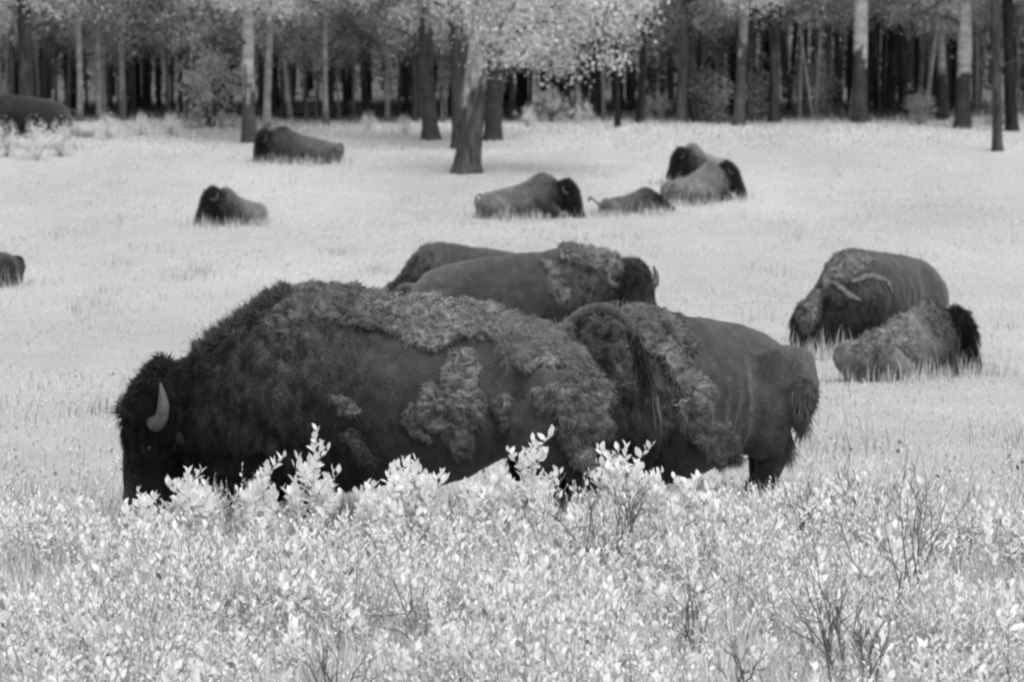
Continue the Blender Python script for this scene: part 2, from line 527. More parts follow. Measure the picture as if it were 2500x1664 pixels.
def make_bison(key, label, px, d, heading, prof, head, scale=1.0, lying=False, xs_=1.0, ws_=1.0, zs_=1.0, tone=1.0, legs=None, nfur=9000, voxel=.03,
               tail='down', horn='dark', sink=0.0, relief=.012, furlen=1.0, group=None, headtone=1.0, fw=1.0, hn=1.0, lw=1.0):
    """px: photograph column of the rump end; d: metres from the camera there"""
    X = X_at(px, d)
    root = empty('bison', (X, d, float(gz(X, d)) - sink), heading)
    tag(root, label, 'bison', group)
    rows = np.array(prof, float)
    rows[:, 0] *= xs_; rows[:, 3] *= ws_; rows[:, 1:3] *= zs_
    rows[:, 5:7] *= tone * .66
    parts, src = [], []
    V, F, T, L = ringloft(rows)
    parts.append((V, F, T)); src.append((V, T, L))
    # head
    ax, sv, fr = head_frame(head)
    hs = head.get('s', 1.0)
    poll = np.array(head['poll'], float)
    hs_fur = head.get('fur', 1.0)
    HL = 1.12 * hs
    hr = spline(np.array(HEAD), 14)
    P = poll + hr[:, :1] * HL * ax
    ht = .011 * headtone * np.interp(hr[:, 0], [0, .3, .7, 1], [1.5, 1.0, .8, 1.3])
    V, F, T = tube(P, hr[:, 2] * hs, 18, hr[:, 1] * hs, side=sv, tone=ht)
    parts.append((V, F, T)); src.append((V, T, np.repeat(np.append(np.interp(hr[:, 0], [0, .3, .45, .7, 1], [.10, .09, .06, .025, .008]), []), 18).tolist() + [.06, .008]))
    # neck bridge between the front of the torso and the head
    f0 = np.array([rows[-3, 0], 0, (rows[-3, 1] + rows[-3, 2]) / 2])
    f1 = poll + ax * .28 * HL - fr * .02
    V, F, T = tube(spline(np.array([f0, f0 * .5 + f1 * .5, f1]), 6), np.linspace(rows[-3, 3] * .9, .2 * hs, 6), 14, np.linspace((rows[-3, 1] - rows[-3, 2]) * .42, .27 * hs, 6), side=(0, 1, 0), tone=.014)
    parts.append((V, F, T)); src.append((V, T, np.full(len(V), .08)))
    # beard
    b0 = poll + ax * .55 * HL - fr * .14 * hs
    bd = nrm(np.array([0, 0, -1.0]) * .9 - fr * .25)
    bl = .32 * hs if b0[2] > .5 * scale else .15 * hs
    V, F, T = tube(np.array([b0, b0 + bd * bl * .5, b0 + bd * bl]), [.1 * hs, .08 * hs, .02], 10, [.14 * hs, .1 * hs, .03], side=sv, tone=.008)
    parts.append((V, F, T)); src.append((V, T, np.full(len(V), .1)))
    # muzzle nostril ridge
    # legs
    if not lying:
        lg = legs or {}
        for s in (1, -1):
            fx, hx = lg.get(('f', s), 0.0), lg.get(('h', s), 0.0)
            j = np.array([(2.15, .20, .95, .24), (2.2 + fx * .2, .25, .68, .165), (2.22 + fx * .6, .24, .42, .095), (2.2 + fx * .9, .23, .22, .06), (2.2 + fx, .23, .09, .055), (2.23 + fx, .23, .03, .07), (2.23 + fx, .23, -.02, .07)])
            j[:, 0] *= xs_; j[:, 1] *= s; j[:, 3] *= np.where(j[:, 2] < .60, lw, 1 + (lw - 1) * .35)
            J = spline(j, 16)
            V, F, T = tube(J[:, :3], J[:, 3], 12, J[:, 3] * 1.15, side=(0, 1, 0), tone=np.interp(J[:, 2], [0, .5, .9], [.01, .012, .04]))
            parts.append((V, F, T)); src.append((V, T, np.repeat(np.interp(J[:, 2], [.1, .35, .8], [.01, .09, .06]), 12).tolist() + [.03, .01]))
            j = np.array([(.42, .17, 1.1, .26), (.42 + hx * .1, .24, .9, .25), (.48 + hx * .35, .27, .70, .19), (.3 + hx * .6, .26, .52, .10), (.13 + hx * .8, .25, .42, .075), (.16 + hx * .95, .25, .2, .05), (.18 + hx, .25, .09, .05), (.22 + hx, .25, .03, .066), (.22 + hx, .25, -.02, .066)])
            j[:, 0] *= xs_; j[:, 1] *= s; j[:, 3] *= np.where(j[:, 2] < .60, lw, 1 + (lw - 1) * .35)
            J = spline(j, 20)
            V, F, T = tube(J[:, :3], J[:, 3], 12, J[:, 3] * np.interp(J[:, 2], [.4, .7, 1], [1.2, 1.3, 1.1]), side=(0, 1, 0), tone=np.interp(J[:, 2], [0, .45, .8], [.01, .02, .07]) * tone)
            parts.append((V, F, T)); src.append((V, T, np.full(len(V), .02)))
    else:
        for s in (1, -1):
            j = np.array([(.28, s * .25, .40, .30), (.5, s * .42, .34, .27), (.78, s * .50, .22, .18), (.6, s * .55, .1, .1), (.9, s * .58, .07, .06), (1.05, s * .58, .05, .06)])
            j[:, 0] *= xs_
            J = spline(j, 16)
            V, F, T = tube(J[:, :3], J[:, 3], 12, side=(0, 0, 1), tone=.085 * tone)
            parts.append((V, F, T)); src.append((V, T, np.full(len(V), .02)))
            j = np.array([(2.0, s * .3, .45, .22), (2.25, s * .38, .22, .14), (2.5, s * .36, .1, .09), (2.25, s * .42, .06, .06), (2.1, s * .42, .05, .06)])
            j[:, 0] *= xs_
            J = spline(j, 14)
            V, F, T = tube(J[:, :3], J[:, 3], 10, side=(0, 0, 1), tone=.03)
            parts.append((V, F, T)); src.append((V, T, np.full(len(V), .03)))
    # tail
    zt = rows[2, 1]
    if tail == 'down' and lying:
        tp = np.array([(.14, 0, zt - .04), (.02, .02, zt - .06), (-.05, .08, zt - .2), (-.05, .16, zt - .34), (.0, .24, zt - .46)])
        tr = [.045, .04, .035, .028, .022]
    elif tail == 'down':
        tp = np.array([(.12, 0, zt - .03), (-.06, 0, zt - .08), (-.11, 0, zt - .25), (-.10, .01, zt - .5), (-.08, .02, zt - .68)])
        tr = [.05, .045, .035, .025, .02]
    else:
        tp, tr = np.array(tail[0], float), tail[1]
    tq = spline(np.column_stack([tp, tr]), 18)
    V, F, T = tube(tq[:, :3], tq[:, 3], 10, tone=np.linspace(.10, .07, 18) * tone)
    parts.append((V, F, T)); src.append((V, T, np.full(len(V), .015)))

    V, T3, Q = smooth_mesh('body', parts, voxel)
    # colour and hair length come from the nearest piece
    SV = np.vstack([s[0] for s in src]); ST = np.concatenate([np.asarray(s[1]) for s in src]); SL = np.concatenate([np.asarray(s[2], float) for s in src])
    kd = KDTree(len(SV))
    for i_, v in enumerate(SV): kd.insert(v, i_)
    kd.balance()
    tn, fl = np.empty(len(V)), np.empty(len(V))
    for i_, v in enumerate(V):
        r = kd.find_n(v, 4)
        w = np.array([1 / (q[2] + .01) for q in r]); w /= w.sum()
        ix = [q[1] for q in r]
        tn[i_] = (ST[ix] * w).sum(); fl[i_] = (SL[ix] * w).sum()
    N = vert_normals(V, T3)
    seed = hash_key(key)
    V = V + N * (relief * (vnoise(V, 5, seed) + .6 * vnoise(V, 11, seed + 1)) + 1.5 * relief * np.clip(fl / .08, 0, 1) * vnoise(V * [1, 1, .4], 24, seed + 2))[:, None]
    if not lying:
        az_ = np.abs(V[:, 1])
        def bumpat(x0, z0, sx, sz): return np.exp(-((V[:, 0] - x0 * xs_) / sx) ** 2 - ((V[:, 2] - z0 * zs_) / sz) ** 2) * np.clip(az_ / .25, 0, 1)
        torso = np.clip((V[:, 0] - .2) / .3, 0, 1) * np.clip((2.3 * xs_ - V[:, 0]) / .4, 0, 1) * np.clip((V[:, 2] - .45) / .2, 0, 1)
        f = .035 * bumpat(.55, 1.30, .13, .12) - .035 * bumpat(.80, 1.12, .10, .28) + .03 * bumpat(.35, .95, .22, .3) - .025 * bumpat(.62, .78, .06, .25) + .03 * bumpat(2.0, 1.0, .22, .3) - .025 * bumpat(1.72, 1.0, .07, .35)
        ribs = .006 * np.sin((V[:, 0] / xs_ + .25 * V[:, 2]) * 42) * bumpat(1.25, .95, .32, .28)
        fold = (1 - np.abs(vnoise(V * [1.6, 1, .55], 4.5, seed + 8)) * 2) * .010 * torso
        V = V + N * (f + ribs + fold)[:, None]
    N = vert_normals(V, T3)
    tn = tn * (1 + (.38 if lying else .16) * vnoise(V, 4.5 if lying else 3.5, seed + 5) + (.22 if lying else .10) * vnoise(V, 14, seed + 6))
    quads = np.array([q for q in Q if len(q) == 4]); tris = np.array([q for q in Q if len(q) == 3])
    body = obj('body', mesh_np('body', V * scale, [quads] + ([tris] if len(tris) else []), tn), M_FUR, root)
    # fur
    w = .2 + np.clip(fl / .05, 0, 2.0)
    Ps, Ns, ti, b = sample(V, N, T3, nfur, w)
    flp = (fl[ti] * b).sum(1) * furlen; tnp_ = (tn[ti] * b).sum(1)
    long_ = np.clip((flp - .02) / .05, 0, 1)
    wav = np.stack([vnoise(Ps, 13, seed + 31), vnoise(Ps, 13, seed + 32), vnoise(Ps, 13, seed + 33)], -1)
    comb = np.array([-.75, 0, -.65]) * (1 - long_)[:, None] + np.array([-.35, 0, -.9]) * long_[:, None] + R.normal(size=(nfur, 3)) * .22 + wav * (.35 + .75 * long_)[:, None]
    Tt = nrm(comb - (comb * Ns).sum(1, keepdims=True) * Ns)
    lift = (.12 + .40 * long_ * R.uniform(.3, 1.6, nfur) + .25 * np.clip(vnoise(Ps, 18, seed + 41), 0, 1) * long_)[:, None]
    Dd = nrm(Tt * 1.0 + Ns * lift)
    Ln = (flp * .75 + .012) * R.uniform(.5, 1.3, nfur)
    clump = np.clip(1 + .8 * long_ * vnoise(Ps * [1, 1, .45], 26, seed + 51) + .35 * long_ * vnoise(Ps, 9, seed + 52), .35, 2.2)
    sets = [ribbons(Ps, Ns, Dd, Ln, R.uniform(.0018, .0034, nfur) * fw, tnp_ * clump * R.uniform(.75, 1.3, nfur), sag=.15)]
    for v in sets:
        v[0][:] *= scale
    tag(obj('fur', hair_mesh('fur', sets), M_STR, root), kind='stuff')
    # horns, ears, eyes
    for s in (1, -1):
        o0 = poll + ax * .25 * HL + fr * .03 * hs
        k_ = hs * hn
        r0_ = o0 + sv * s * .18 * hs + fr * .06 * hs
        hp = [r0_, r0_ + (sv * s * .13 + ax * .05 - fr * .06) * k_, r0_ + (sv * s * .21 - ax * .03 - fr * .10) * k_, r0_ + (sv * s * .23 - ax * .17 - fr * .08) * k_, r0_ + (sv * s * .18 - ax * .30 - fr * .02) * k_]
        hq = spline(np.column_stack([np.array(hp), np.array([.062, .068, .058, .042, .008]) * k_]), 16)
        hq[:, 3] = np.maximum(hq[:, 3], .006)
        V2, F2, T2 = tube(hq[:, :3] * scale, hq[:, 3] * scale, 12, tone=.2, wob=.12)
        mb = MB(); mb.add(V2, F2, T2)
        obj('horn', mb.mesh('horn'), M_HORN if horn == 'pale' else M_DHORN, root)
        e0 = poll + ax * .34 * HL - fr * .12 * hs
        ep = np.array([e0 + sv * s * .2 * hs, e0 + sv * s * .30 * hs - fr * .03, e0 + sv * s * .36 * hs - fr * .07 + np.array([0, 0, -.03])])
        V2, F2, T2 = tube(ep * scale, np.array([.03, .05, .01]) * hs * scale, 8, np.array([.02, .025, .006]) * hs * scale, tone=.012)
        mb = MB(); mb.add(V2, F2, T2)
        obj('ear', mb.mesh('ear'), M_STR, root)
        c = poll + ax * .46 * HL + sv * s * .205 * hs + fr * .05 * hs
        V2, F2, T2 = tube(np.array([c - ax * .03 * hs, c - ax * .02 * hs, c, c + ax * .02 * hs, c + ax * .03 * hs]) * scale, np.array([.006, .022, .028, .022, .006]) * hs * scale, 10, tone=.012)
        mb = MB(); mb.add(V2, F2, T2)
        obj('eye', mb.mesh('eye'), M_EYE, root)
        aa = np.linspace(0, 2 * PI, 17)
        ring = c + sv * s * -.004 + ax * (np.cos(aa) * .055 * hs)[:, None] + fr * (np.sin(aa) * .045 * hs)[:, None]
        V2, F2, T2 = tube(ring * scale, .016 * hs * scale, 6, tone=.022, caps=False)
        mb = MB(); mb.add(V2, F2, T2)
        obj('eyelid', mb.mesh('eyelid'), M_STR, root)
    c_, s_ = math.cos(heading), math.sin(heading)
    M = np.array([[c_, -s_, 0], [s_, c_, 0], [0, 0, 1]])
    Wv = (V * scale) @ M.T + np.array(root.location)
    BISON[key] = dict(root=root, V=V * scale, W=Wv, N=N, WN=N @ M.T, T=T3, M=M, loc=np.array(root.location), tn=tn, tail=tq[:, :3] * scale, rows=rows, scale=scale)
    return root


def hash_key(k):
    return sum(ord(c) * (i + 3) for i, c in enumerate(k)) % 97


def in_poly(P, poly):
    poly = np.asarray(poly, float)
    x, y = P[:, 0], P[:, 1]
    c = np.zeros(len(P), bool)
    j = len(poly) - 1
    for i in range(len(poly)):
        xi, yi = poly[i]; xj, yj = poly[j]
        c ^= ((yi > y) != (yj > y)) & (x < (xj - xi) * (y - yi) / (yj - yi + 1e-12) + xi)
        j = i
    return c


def wool_patch(key, poly, thick=.04, tone=.24, length=.045, dens=9000, both=False, label=None, comb=(-.5, 0, -.8), curl=.9, lumps=22, tvar=.3, levels=1, fw=1.0):
    """a mat of half-shed wool standing proud of the hide; poly in view pixels (2356 wide) seen on the camera side"""
    tone *= .84
    B = BISON[key]
    poly = np.array(poly, float) * DS
    px, dep = project(B['W'])
    wig = np.stack([vnoise(B['W'], 9, 1), vnoise(B['W'], 9, 2)], -1) * 11 + np.stack([vnoise(B['W'], 30, 1), vnoise(B['W'], 30, 2)], -1) * 5
    sel = in_poly(px + wig, poly)
    if both:
        Vm = B['V'] * [1, -1, 1]
        pm, _ = project(Vm @ B['M'].T + B['loc'])
        near = (B['WN'][:, 1] < 0.05)
        sel = np.where(near, sel, in_poly(pm + wig, poly))
    else:
        sel &= (B['WN'] * (B['W'] - np.array([0, 0, HC]))).sum(1) < 0
    T = B['T'][sel[B['T']].all(1)]
    if len(T) < 8:
        return
    ids, inv = np.unique(T, return_inverse=True)
    T = inv.reshape(-1, 3)
    # keep the largest connected piece
    lab = np.arange(len(ids))
    while True:
        mn = lab[T].min(1)
        new = lab.copy()
        for k in range(3): np.minimum.at(new, T[:, k], mn)
        if (new == lab).all(): break
        lab = new
    best = np.bincount(lab).argmax()
    T = T[lab[T[:, 0]] == best]
    u, inv = np.unique(T, return_inverse=True)
    T = inv.reshape(-1, 3); ids = ids[u]
    V, N = B['V'][ids].copy(), B['N'][ids]
    for _ in range(levels):                            # finer mesh for the felted relief
        e = np.sort(np.stack([T[:, [0, 1]], T[:, [1, 2]], T[:, [2, 0]]], 1), -1).reshape(-1, 2)
        ue, inv = np.unique(e, axis=0, return_inverse=True)
        m_ = inv.reshape(-1, 3) + len(V)
        V = np.vstack([V, V[ue].mean(1)]); N = nrm(np.vstack([N, N[ue].mean(1)]))
        T = np.vstack([np.stack([T[:, 0], m_[:, 0], m_[:, 2]], -1), np.stack([T[:, 1], m_[:, 1], m_[:, 0]], -1), np.stack([T[:, 2], m_[:, 2], m_[:, 1]], -1), m_])
    e = np.sort(np.vstack([T[:, [0, 1]], T[:, [1, 2]], T[:, [2, 0]]]), 1)
    ue, cnt = np.unique(e, axis=0, return_counts=True)
    be = ue[cnt == 1]
    # nearness to the edge: diffuse from the rim
    edge = np.zeros(len(V)); edge[be.ravel()] = 1
    g = edge.copy()
    for _ in range(6 * levels):
        acc = np.zeros(len(V)); c_ = np.zeros(len(V))
        for a_, b_ in ((0, 1), (1, 0)):
            np.add.at(acc, ue[:, a_], g[ue[:, b_]]); np.add.at(c_, ue[:, a_], 1)
        g = np.maximum(edge, acc / np.maximum(c_, 1))
    ridge = 1 - np.abs(vnoise(V * [1, 1, 1.6], lumps * .8, 6)) * 2
    ridge2 = 1 - np.abs(vnoise(V, lumps * 2.2, 7)) * 2
    h = thick * (.62 + .40 * vnoise(V, lumps * .3, 5) + .38 * ridge + .22 * ridge2 + .55 * np.clip(g, 0, 1) * (.4 + vnoise(V, 9, 12)))
    thin = np.clip(g * 1.6, 0, 1) * np.clip(.5 + 1.6 * vnoise(V, 6, 19), 0, 1)
    h = np.maximum(h * (1 - .85 * thin), .006)
    side = np.stack([vnoise(V, lumps, 13), vnoise(V, lumps, 14), vnoise(V, lumps, 15)], -1)
    Vt = V + N * h[:, None] + side * thick * .45
    bi = np.unique(be.ravel())
    m = {v: i for i, v in enumerate(bi)}
    Vr = V[bi] - N[bi] * .008
    nV = len(V)
    rim = np.array([[a, b, nV + m[b], nV + m[a]] for a, b in be])
    tt = tone * (1 + tvar * vnoise(V, 12, 4) + .5 * tvar * vnoise(V, 35, 9) + .25 * np.clip(ridge, -1, 1))
    me = mesh_np('wool_patch', np.vstack([Vt, Vr]), [T, rim], np.append(tt, tt[bi] * .8))
    w = obj('wool_patch', me, M_FUR, B['root'])
    if label: w['label'] = label
    Nt = vert_normals(Vt, T)
    A = np.linalg.norm(np.cross(Vt[T[:, 1]] - Vt[T[:, 0]], Vt[T[:, 2]] - Vt[T[:, 0]]), axis=1).sum() / 2
    n = int(max(60, dens * A))
    Ps, Ns, ti, b = sample(Vt, Nt, T, n)
    c = np.array(comb) + np.stack([vnoise(Ps, 10, 21), vnoise(Ps, 10, 22), vnoise(Ps, 10, 23)], -1) * 2.0 * curl + R.normal(size=(n, 3)) * .35 * curl
    Tt = nrm(c - (c * Ns).sum(1, keepdims=True) * Ns)
    D = nrm(Tt + Ns * R.uniform(.03, .38, n)[:, None])
    L = length * R.uniform(.4, 1.5, n)
    rs = R.choice(be.ravel(), max(20, int(len(be) * 2.0)))
    out = nrm(Vt[rs] - Vt.mean(0))
    Dr = nrm(out * .5 + np.array([-.1, 0, -.6]) + N[rs] * .35 + R.normal(size=(len(rs), 3)) * .45)
    S = [ribbons(Ps, Ns, D, L, R.uniform(.0009, .002, n) * fw, tone * R.uniform(.7, 1.3, n) * (1 + tvar * vnoise(Ps, 12, 4) + .35 * vnoise(Ps, 40, 17)), rnd=.5, nrnd=.3),
         ribbons(Vt[rs], N[rs], Dr, length * R.uniform(.5, 1.5, len(rs)), R.uniform(.0015, .003, len(rs)) * fw, tone * R.uniform(.7, 1.3, len(rs)), sag=.3, rnd=.5)]
    tag(obj('wool_fibres', hair_mesh('wool_fibres', S), M_STR, w), kind='stuff')


def pick(key, x, y, off=.0):
    """point of the hide that the photograph shows at view pixel x, y"""
    B = BISON[key]
    px, dep = project(B['W'])
    q = np.array([x, y]) * DS
    face = (B['WN'] * (B['W'] - np.array([0, 0, HC]))).sum(1) < 0
    dd = np.linalg.norm(px - q, axis=1) + np.where(face, 0, 200)
    near = dd < dd.min() + 8
    i = np.where(near)[0][np.argmin(dep[near])]
    return B['V'][i] + B['N'][i] * off, B['N'][i]


def wool_rope(key, path, rad, tone=.24, off=.03, flat=.6, length=.04, dens=160, twist=.25, label=None, fw=1.0):
    """a hanging twist of shed wool along a path of view pixels"""
    tone *= .84
    B = BISON[key]
    pn = [pick(key, x, y, off) for x, y in path]
    P = np.array([p for p, _ in pn]); Nn = np.array([q for _, q in pn])
    n = max(8, len(P) * 6)
    rad = np.interp(np.linspace(0, 1, n), np.linspace(0, 1, len(rad)), rad)
    Q = spline(P, n)
    NN = nrm(spline(Nn, n))
    Q += NN * (twist * rad * np.sin(np.linspace(0, 9, n)))[:, None]
    sd0 = nrm(NN.mean(0))
    V, F, T = tube(spline(Q, n * 3), np.interp(np.linspace(0, 1, n * 3), np.linspace(0, 1, n), rad * flat), 20, np.interp(np.linspace(0, 1, n * 3), np.linspace(0, 1, n), rad), side=sd0, tone=tone, wob=.5, seed=hash_key(key))
    V = V + np.stack([vnoise(V, 30, 3), vnoise(V, 30, 4), vnoise(V, 30, 5)], -1) * .010
    T = T * (1 + .35 * vnoise(V, 18, 3))
    me = mesh_np('wool_rope', V, F, T)
    w = obj('wool_rope', me, M_FUR, B['root'])
    if label: w['label'] = label
    T3 = np.vstack([F[0][:, [0, 1, 2]], F[0][:, [0, 2, 3]]])
    N = vert_normals(V, T3)
    m = int(dens * n * (2.2 if fw == 1 else 1.2))
    Ps, Ns, ti, b = sample(V, N, T3, m)
    tan = nrm(np.gradient(Q, axis=0))[np.clip((ti[:, 0] // 60), 0, n - 1)]
    D = nrm(tan * 1.0 + Ns * R.uniform(.1, .8, m)[:, None] + R.normal(size=(m, 3)) * .45)
    tag(obj('wool_fibres', hair_mesh('wool_fibres', [ribbons(Ps, Ns, D, length * .6 * R.uniform(.4, 1.4, m), R.uniform(.0014, .0028, m) * fw, tone * R.uniform(.6, 1.35, m), rnd=.5, nrnd=.3)]), M_STR, w), kind='stuff')


def lock_set(key, name, pts, Dmain, L, tone, n, W=(.004, .008), sag=.3, spread=.25):
    """a tuft of long locks from points in the animal's own frame"""
    B = BISON[key]
    P = np.asarray(pts)[R.integers(0, len(pts), n)] + R.normal(size=(n, 3)) * .02
    D = nrm(np.asarray(Dmain) + R.normal(size=(n, 3)) * spread)
    N = nrm(np.cross(D, R.normal(size=(n, 3))))
    S = [ribbons(P, N, D, np.asarray(L) * R.uniform(.5, 1.1, n), R.uniform(*W, n), tone * R.uniform(.7, 1.4, n), sag=sag)]
    tag(obj(name, hair_mesh(name, S), M_STR, B['root']), kind='stuff')


PI = math.pi
LIE_HEAD = dict(poll=(2.62, 0, .98), pitch=math.radians(50), yaw=0, s=.8)

# --- the big bull in front, grazing, side on
make_bison('bull', 'large shaggy bull grazing behind the shrubs, pale curved horn, tail arched up', 1475, 25.0, PI, [(r[0], r[1], r[2] - .11 * (0.9 < r[0] < 2.8) - .04 * (.5 < r[0] <= .9)) + r[3:] for r in PROF],
           dict(poll=(3.09, 0, 1.10), pitch=math.radians(76), yaw=0, s=1.0), nfur=170000, voxel=.016, horn='pale', hn=.86, relief=.016,
           legs={('h', 1): .0, ('h', -1): .38, ('f', 1): -.1, ('f', -1): .25},
           tail=([(.42, 0, 1.38), (.31, 0, 1.44), (.21, 0, 1.54), (.05, .02, 1.615), (-.10, .05, 1.565), (-.20, .08, 1.44), (-.26, .1, 1.28)], [.05, .040, .032, .033, .034, .027, .018]))
wool_patch('bull', [(596, 690), (620, 655), (650, 640), (720, 620), (800, 632), (868, 642), (880, 720), (860, 752), (800, 748), (760, 735), (700, 742), (650, 775), (612, 765)], thick=.036, tone=.125, both=True, length=.04, dens=26000, curl=1.2)
wool_patch('bull', [(862, 645), (960, 625), (1060, 645), (1150, 680), (1160, 790), (1120, 775), (1060, 775), (1000, 808), (950, 798), (905, 770), (866, 745)], thick=.042, tone=.19, both=True, length=.032, dens=30000, curl=1.2)
wool_patch('bull', [(1152, 682), (1250, 698), (1295, 730), (1335, 765), (1370, 850), (1385, 900), (1350, 880), (1300, 845), (1255, 800), (1205, 838), (1170, 835), (1145, 800)], thick=.014, tone=.185, both=True, length=.06, dens=26000, curl=.5, comb=(-1, 0, -.35))
wool_patch('bull', [(1030, 800), (1092, 800), (1100, 870), (1118, 930), (1100, 960), (1060, 945), (1020, 905), (1012, 850)], thick=.03, tone=.155, length=.03, dens=26000)
wool_patch('bull', [(985, 880), (1060, 905), (1110, 940), (1095, 985), (1060, 1040), (1010, 1010), (960, 1000), (940, 965), (955, 935)], thick=.05, tone=.14, length=.04, dens=26000)
wool_patch('bull', [(1222, 900), (1290, 875), (1372, 868), (1392, 960), (1398, 1040), (1370, 1085), (1320, 1060), (1285, 1000), (1262, 945), (1225, 935)], thick=.05, tone=.175, length=.055, dens=24000, comb=(-.2, 0, -1))
wool_patch('bull', [(1225, 815), (1280, 805), (1290, 845), (1240, 850)], thick=.025, tone=.2, length=.025, dens=26000)
wool_patch('bull', [(1140, 905), (1170, 895), (1178, 930), (1150, 950)], thick=.035, tone=.16, length=.03, dens=24000)
wool_patch('bull', [(748, 905), (790, 905), (835, 945), (828, 965), (780, 945), (752, 930)], thick=.03, tone=.11, length=.035, dens=24000)
wool_patch('bull', [(785, 995), (820, 990), (865, 1050), (850, 1080), (800, 1040)], thick=.03, tone=.09, length=.035, dens=24000)
wool_rope('bull', [(955, 930), (945, 970), (965, 1000), (990, 1020)], [.02, .035, .03, .012], tone=.2)
wool_rope('bull', [(1030, 930), (1060, 970), (1070, 1010), (1060, 1035)], [.02, .035, .03, .012], tone=.18)
wool_rope('bull', [(1150, 905), (1145, 935), (1160, 975), (1158, 990)], [.015, .03, .025, .01], tone=.17)
wool_rope('bull', [(800, 740), (840, 735), (880, 745), (900, 730)], [.01, .035, .035, .012], tone=.19)
wool_rope('bull', [(1180, 835), (1215, 845), (1250, 830)], [.012, .03, .012], tone=.25)
wool_rope('bull', [(1285, 985), (1310, 1030), (1345, 1070), (1375, 1085)], [.03, .05, .05, .02], tone=.15)
B = BISON['bull']
tq = B['tail']
lock_set('bull', 'tail_tuft', tq[14:], (-.26, .04, -1), .36, .02, 240, W=(.003, .006), sag=.3, spread=.075)
lock_set('bull', 'tail_hair', np.array([(-.37, .12, .98), (-.39, .12, .88)]), (-.16, .0, -1), .32, .10, 22, W=(.003, .006), sag=.2, spread=.06)
lock_set('bull', 'tail_fringe', tq[3:17], (-.3, 0, .1), .06, .10, 500, W=(.0015, .003), sag=.5, spread=.7)
# bonnet and mane locks
lock_set('bull', 'bonnet', np.array([(3.02 + .1 * a, y, 1.25 - .13 * a) for a in (0, .5, 1, 1.5, 2, 2.5) for y in (-.14, -.05, .05, .14)]) + np.array([.16, 0, -.06]), (.5, 0, .45), .12, .02, 3000, W=(.002, .005), sag=.3, spread=.55)
lock_set('bull', 'mane', np.array([(x, y, z) for x, z in ((2.3, 1.70), (2.4, 1.65), (2.5, 1.58), (2.6, 1.51), (2.7, 1.44), (2.8, 1.37), (2.9, 1.29)) for y in (-.14, -.06, .0, .06, .14)]), (.28, 0, .55), .11, .07, 5000, W=(.0018, .0035), sag=.1, spread=.35)

# --- second bull behind its rump
make_bison('second', 'smooth flanked bison with a rope of shed wool down its side, behind the bull', 1930, 27.15, PI + math.radians(36), [(r[0], r[1], r[2] - .08 * (0.5 < r[0] <= 1.1) - .17 * (1.1 < r[0] < 2.7)) + r[3:] for r in PROF[:11]] + [(2.32, 1.62, .3, .44, .42, .12, .012, .08, .09), (2.5, 1.36, .28, .40, .36, .10, .010, .09, .09), (2.7, 1.08, .25, .36, .3, .07, .009, .09, .10), (2.9, .86, .25, .31, .25, .035, .009, .08, .10), (3.05, .74, .25, .24, .2, .022, .009, .07, .1)],
           dict(poll=(2.45, 0, .66), pitch=math.radians(82), yaw=math.radians(10), s=.62), scale=1.0, xs_=.80, zs_=.89, ws_=1.05, nfur=90000, voxel=.018, relief=.013, tone=1.0,
           legs={('h', 1): .42, ('h', -1): -.08, ('f', 1): .1, ('f', -1): -.1}, lw=1.75,
           tail=([(.25, 0, 1.2), (.12, 0, 1.12), (.03, 0, .98), (-.02, .0, .82), (-.02, 0, .66)], [.05, .045, .04, .035, .03]))
wool_patch('second', [(1395, 735), (1440, 705), (1500, 700), (1560, 730), (1600, 790), (1590, 830), (1540, 800), (1480, 790), (1430, 770)], thick=.04, tone=.12, both=True, length=.035, dens=24000)
wool_patch('second', [(1380, 790), (1470, 800), (1540, 860), (1560, 960), (1500, 1000), (1420, 980), (1375, 900)], thick=.012, tone=.095, length=.05, comb=(-.3, 0, -1), curl=.5, dens=20000)
wool_patch('second', [(1440, 752), (1490, 765), (1560, 815), (1600, 850), (1625, 890), (1640, 950), (1600, 985), (1555, 965), (1540, 935), (1572, 915), (1555, 872), (1500, 832), (1450, 792)], thick=.06, tone=.19, length=.05, dens=24000, comb=(-.6, 0, -.9))
wool_patch('second', [(1545, 950), (1600, 935), (1655, 965), (1680, 1010), (1705, 1060), (1720, 1110), (1690, 1120), (1655, 1080), (1625, 1050), (1600, 1000), (1560, 985)], thick=.05, tone=.15, length=.06, dens=24000, comb=(-.6, 0, -.9))
wool_rope('second', [(1640, 985), (1665, 985), (1678, 975)], [.02, .018, .006], tone=.17, off=.04)
wool_patch('second', [(1815, 890), (1840, 870), (1875, 880), (1890, 960), (1890, 1050), (1850, 1060), (1830, 1030), (1820, 960)], thick=.012, tone=.085, length=.035, dens=22000, comb=(-.2, 0, -1))

lock_set('second', 'hind_wool', np.array([pick('second', x_, y_)[0] for x_, y_ in ((1835, 900), (1850, 930), (1865, 900), (1858, 960), (1845, 985), (1862, 1000), (1840, 1020), (1850, 1045))]), (.0, .1, -1), .17, .085, 500, W=(.002, .005), sag=.2, spread=.3)
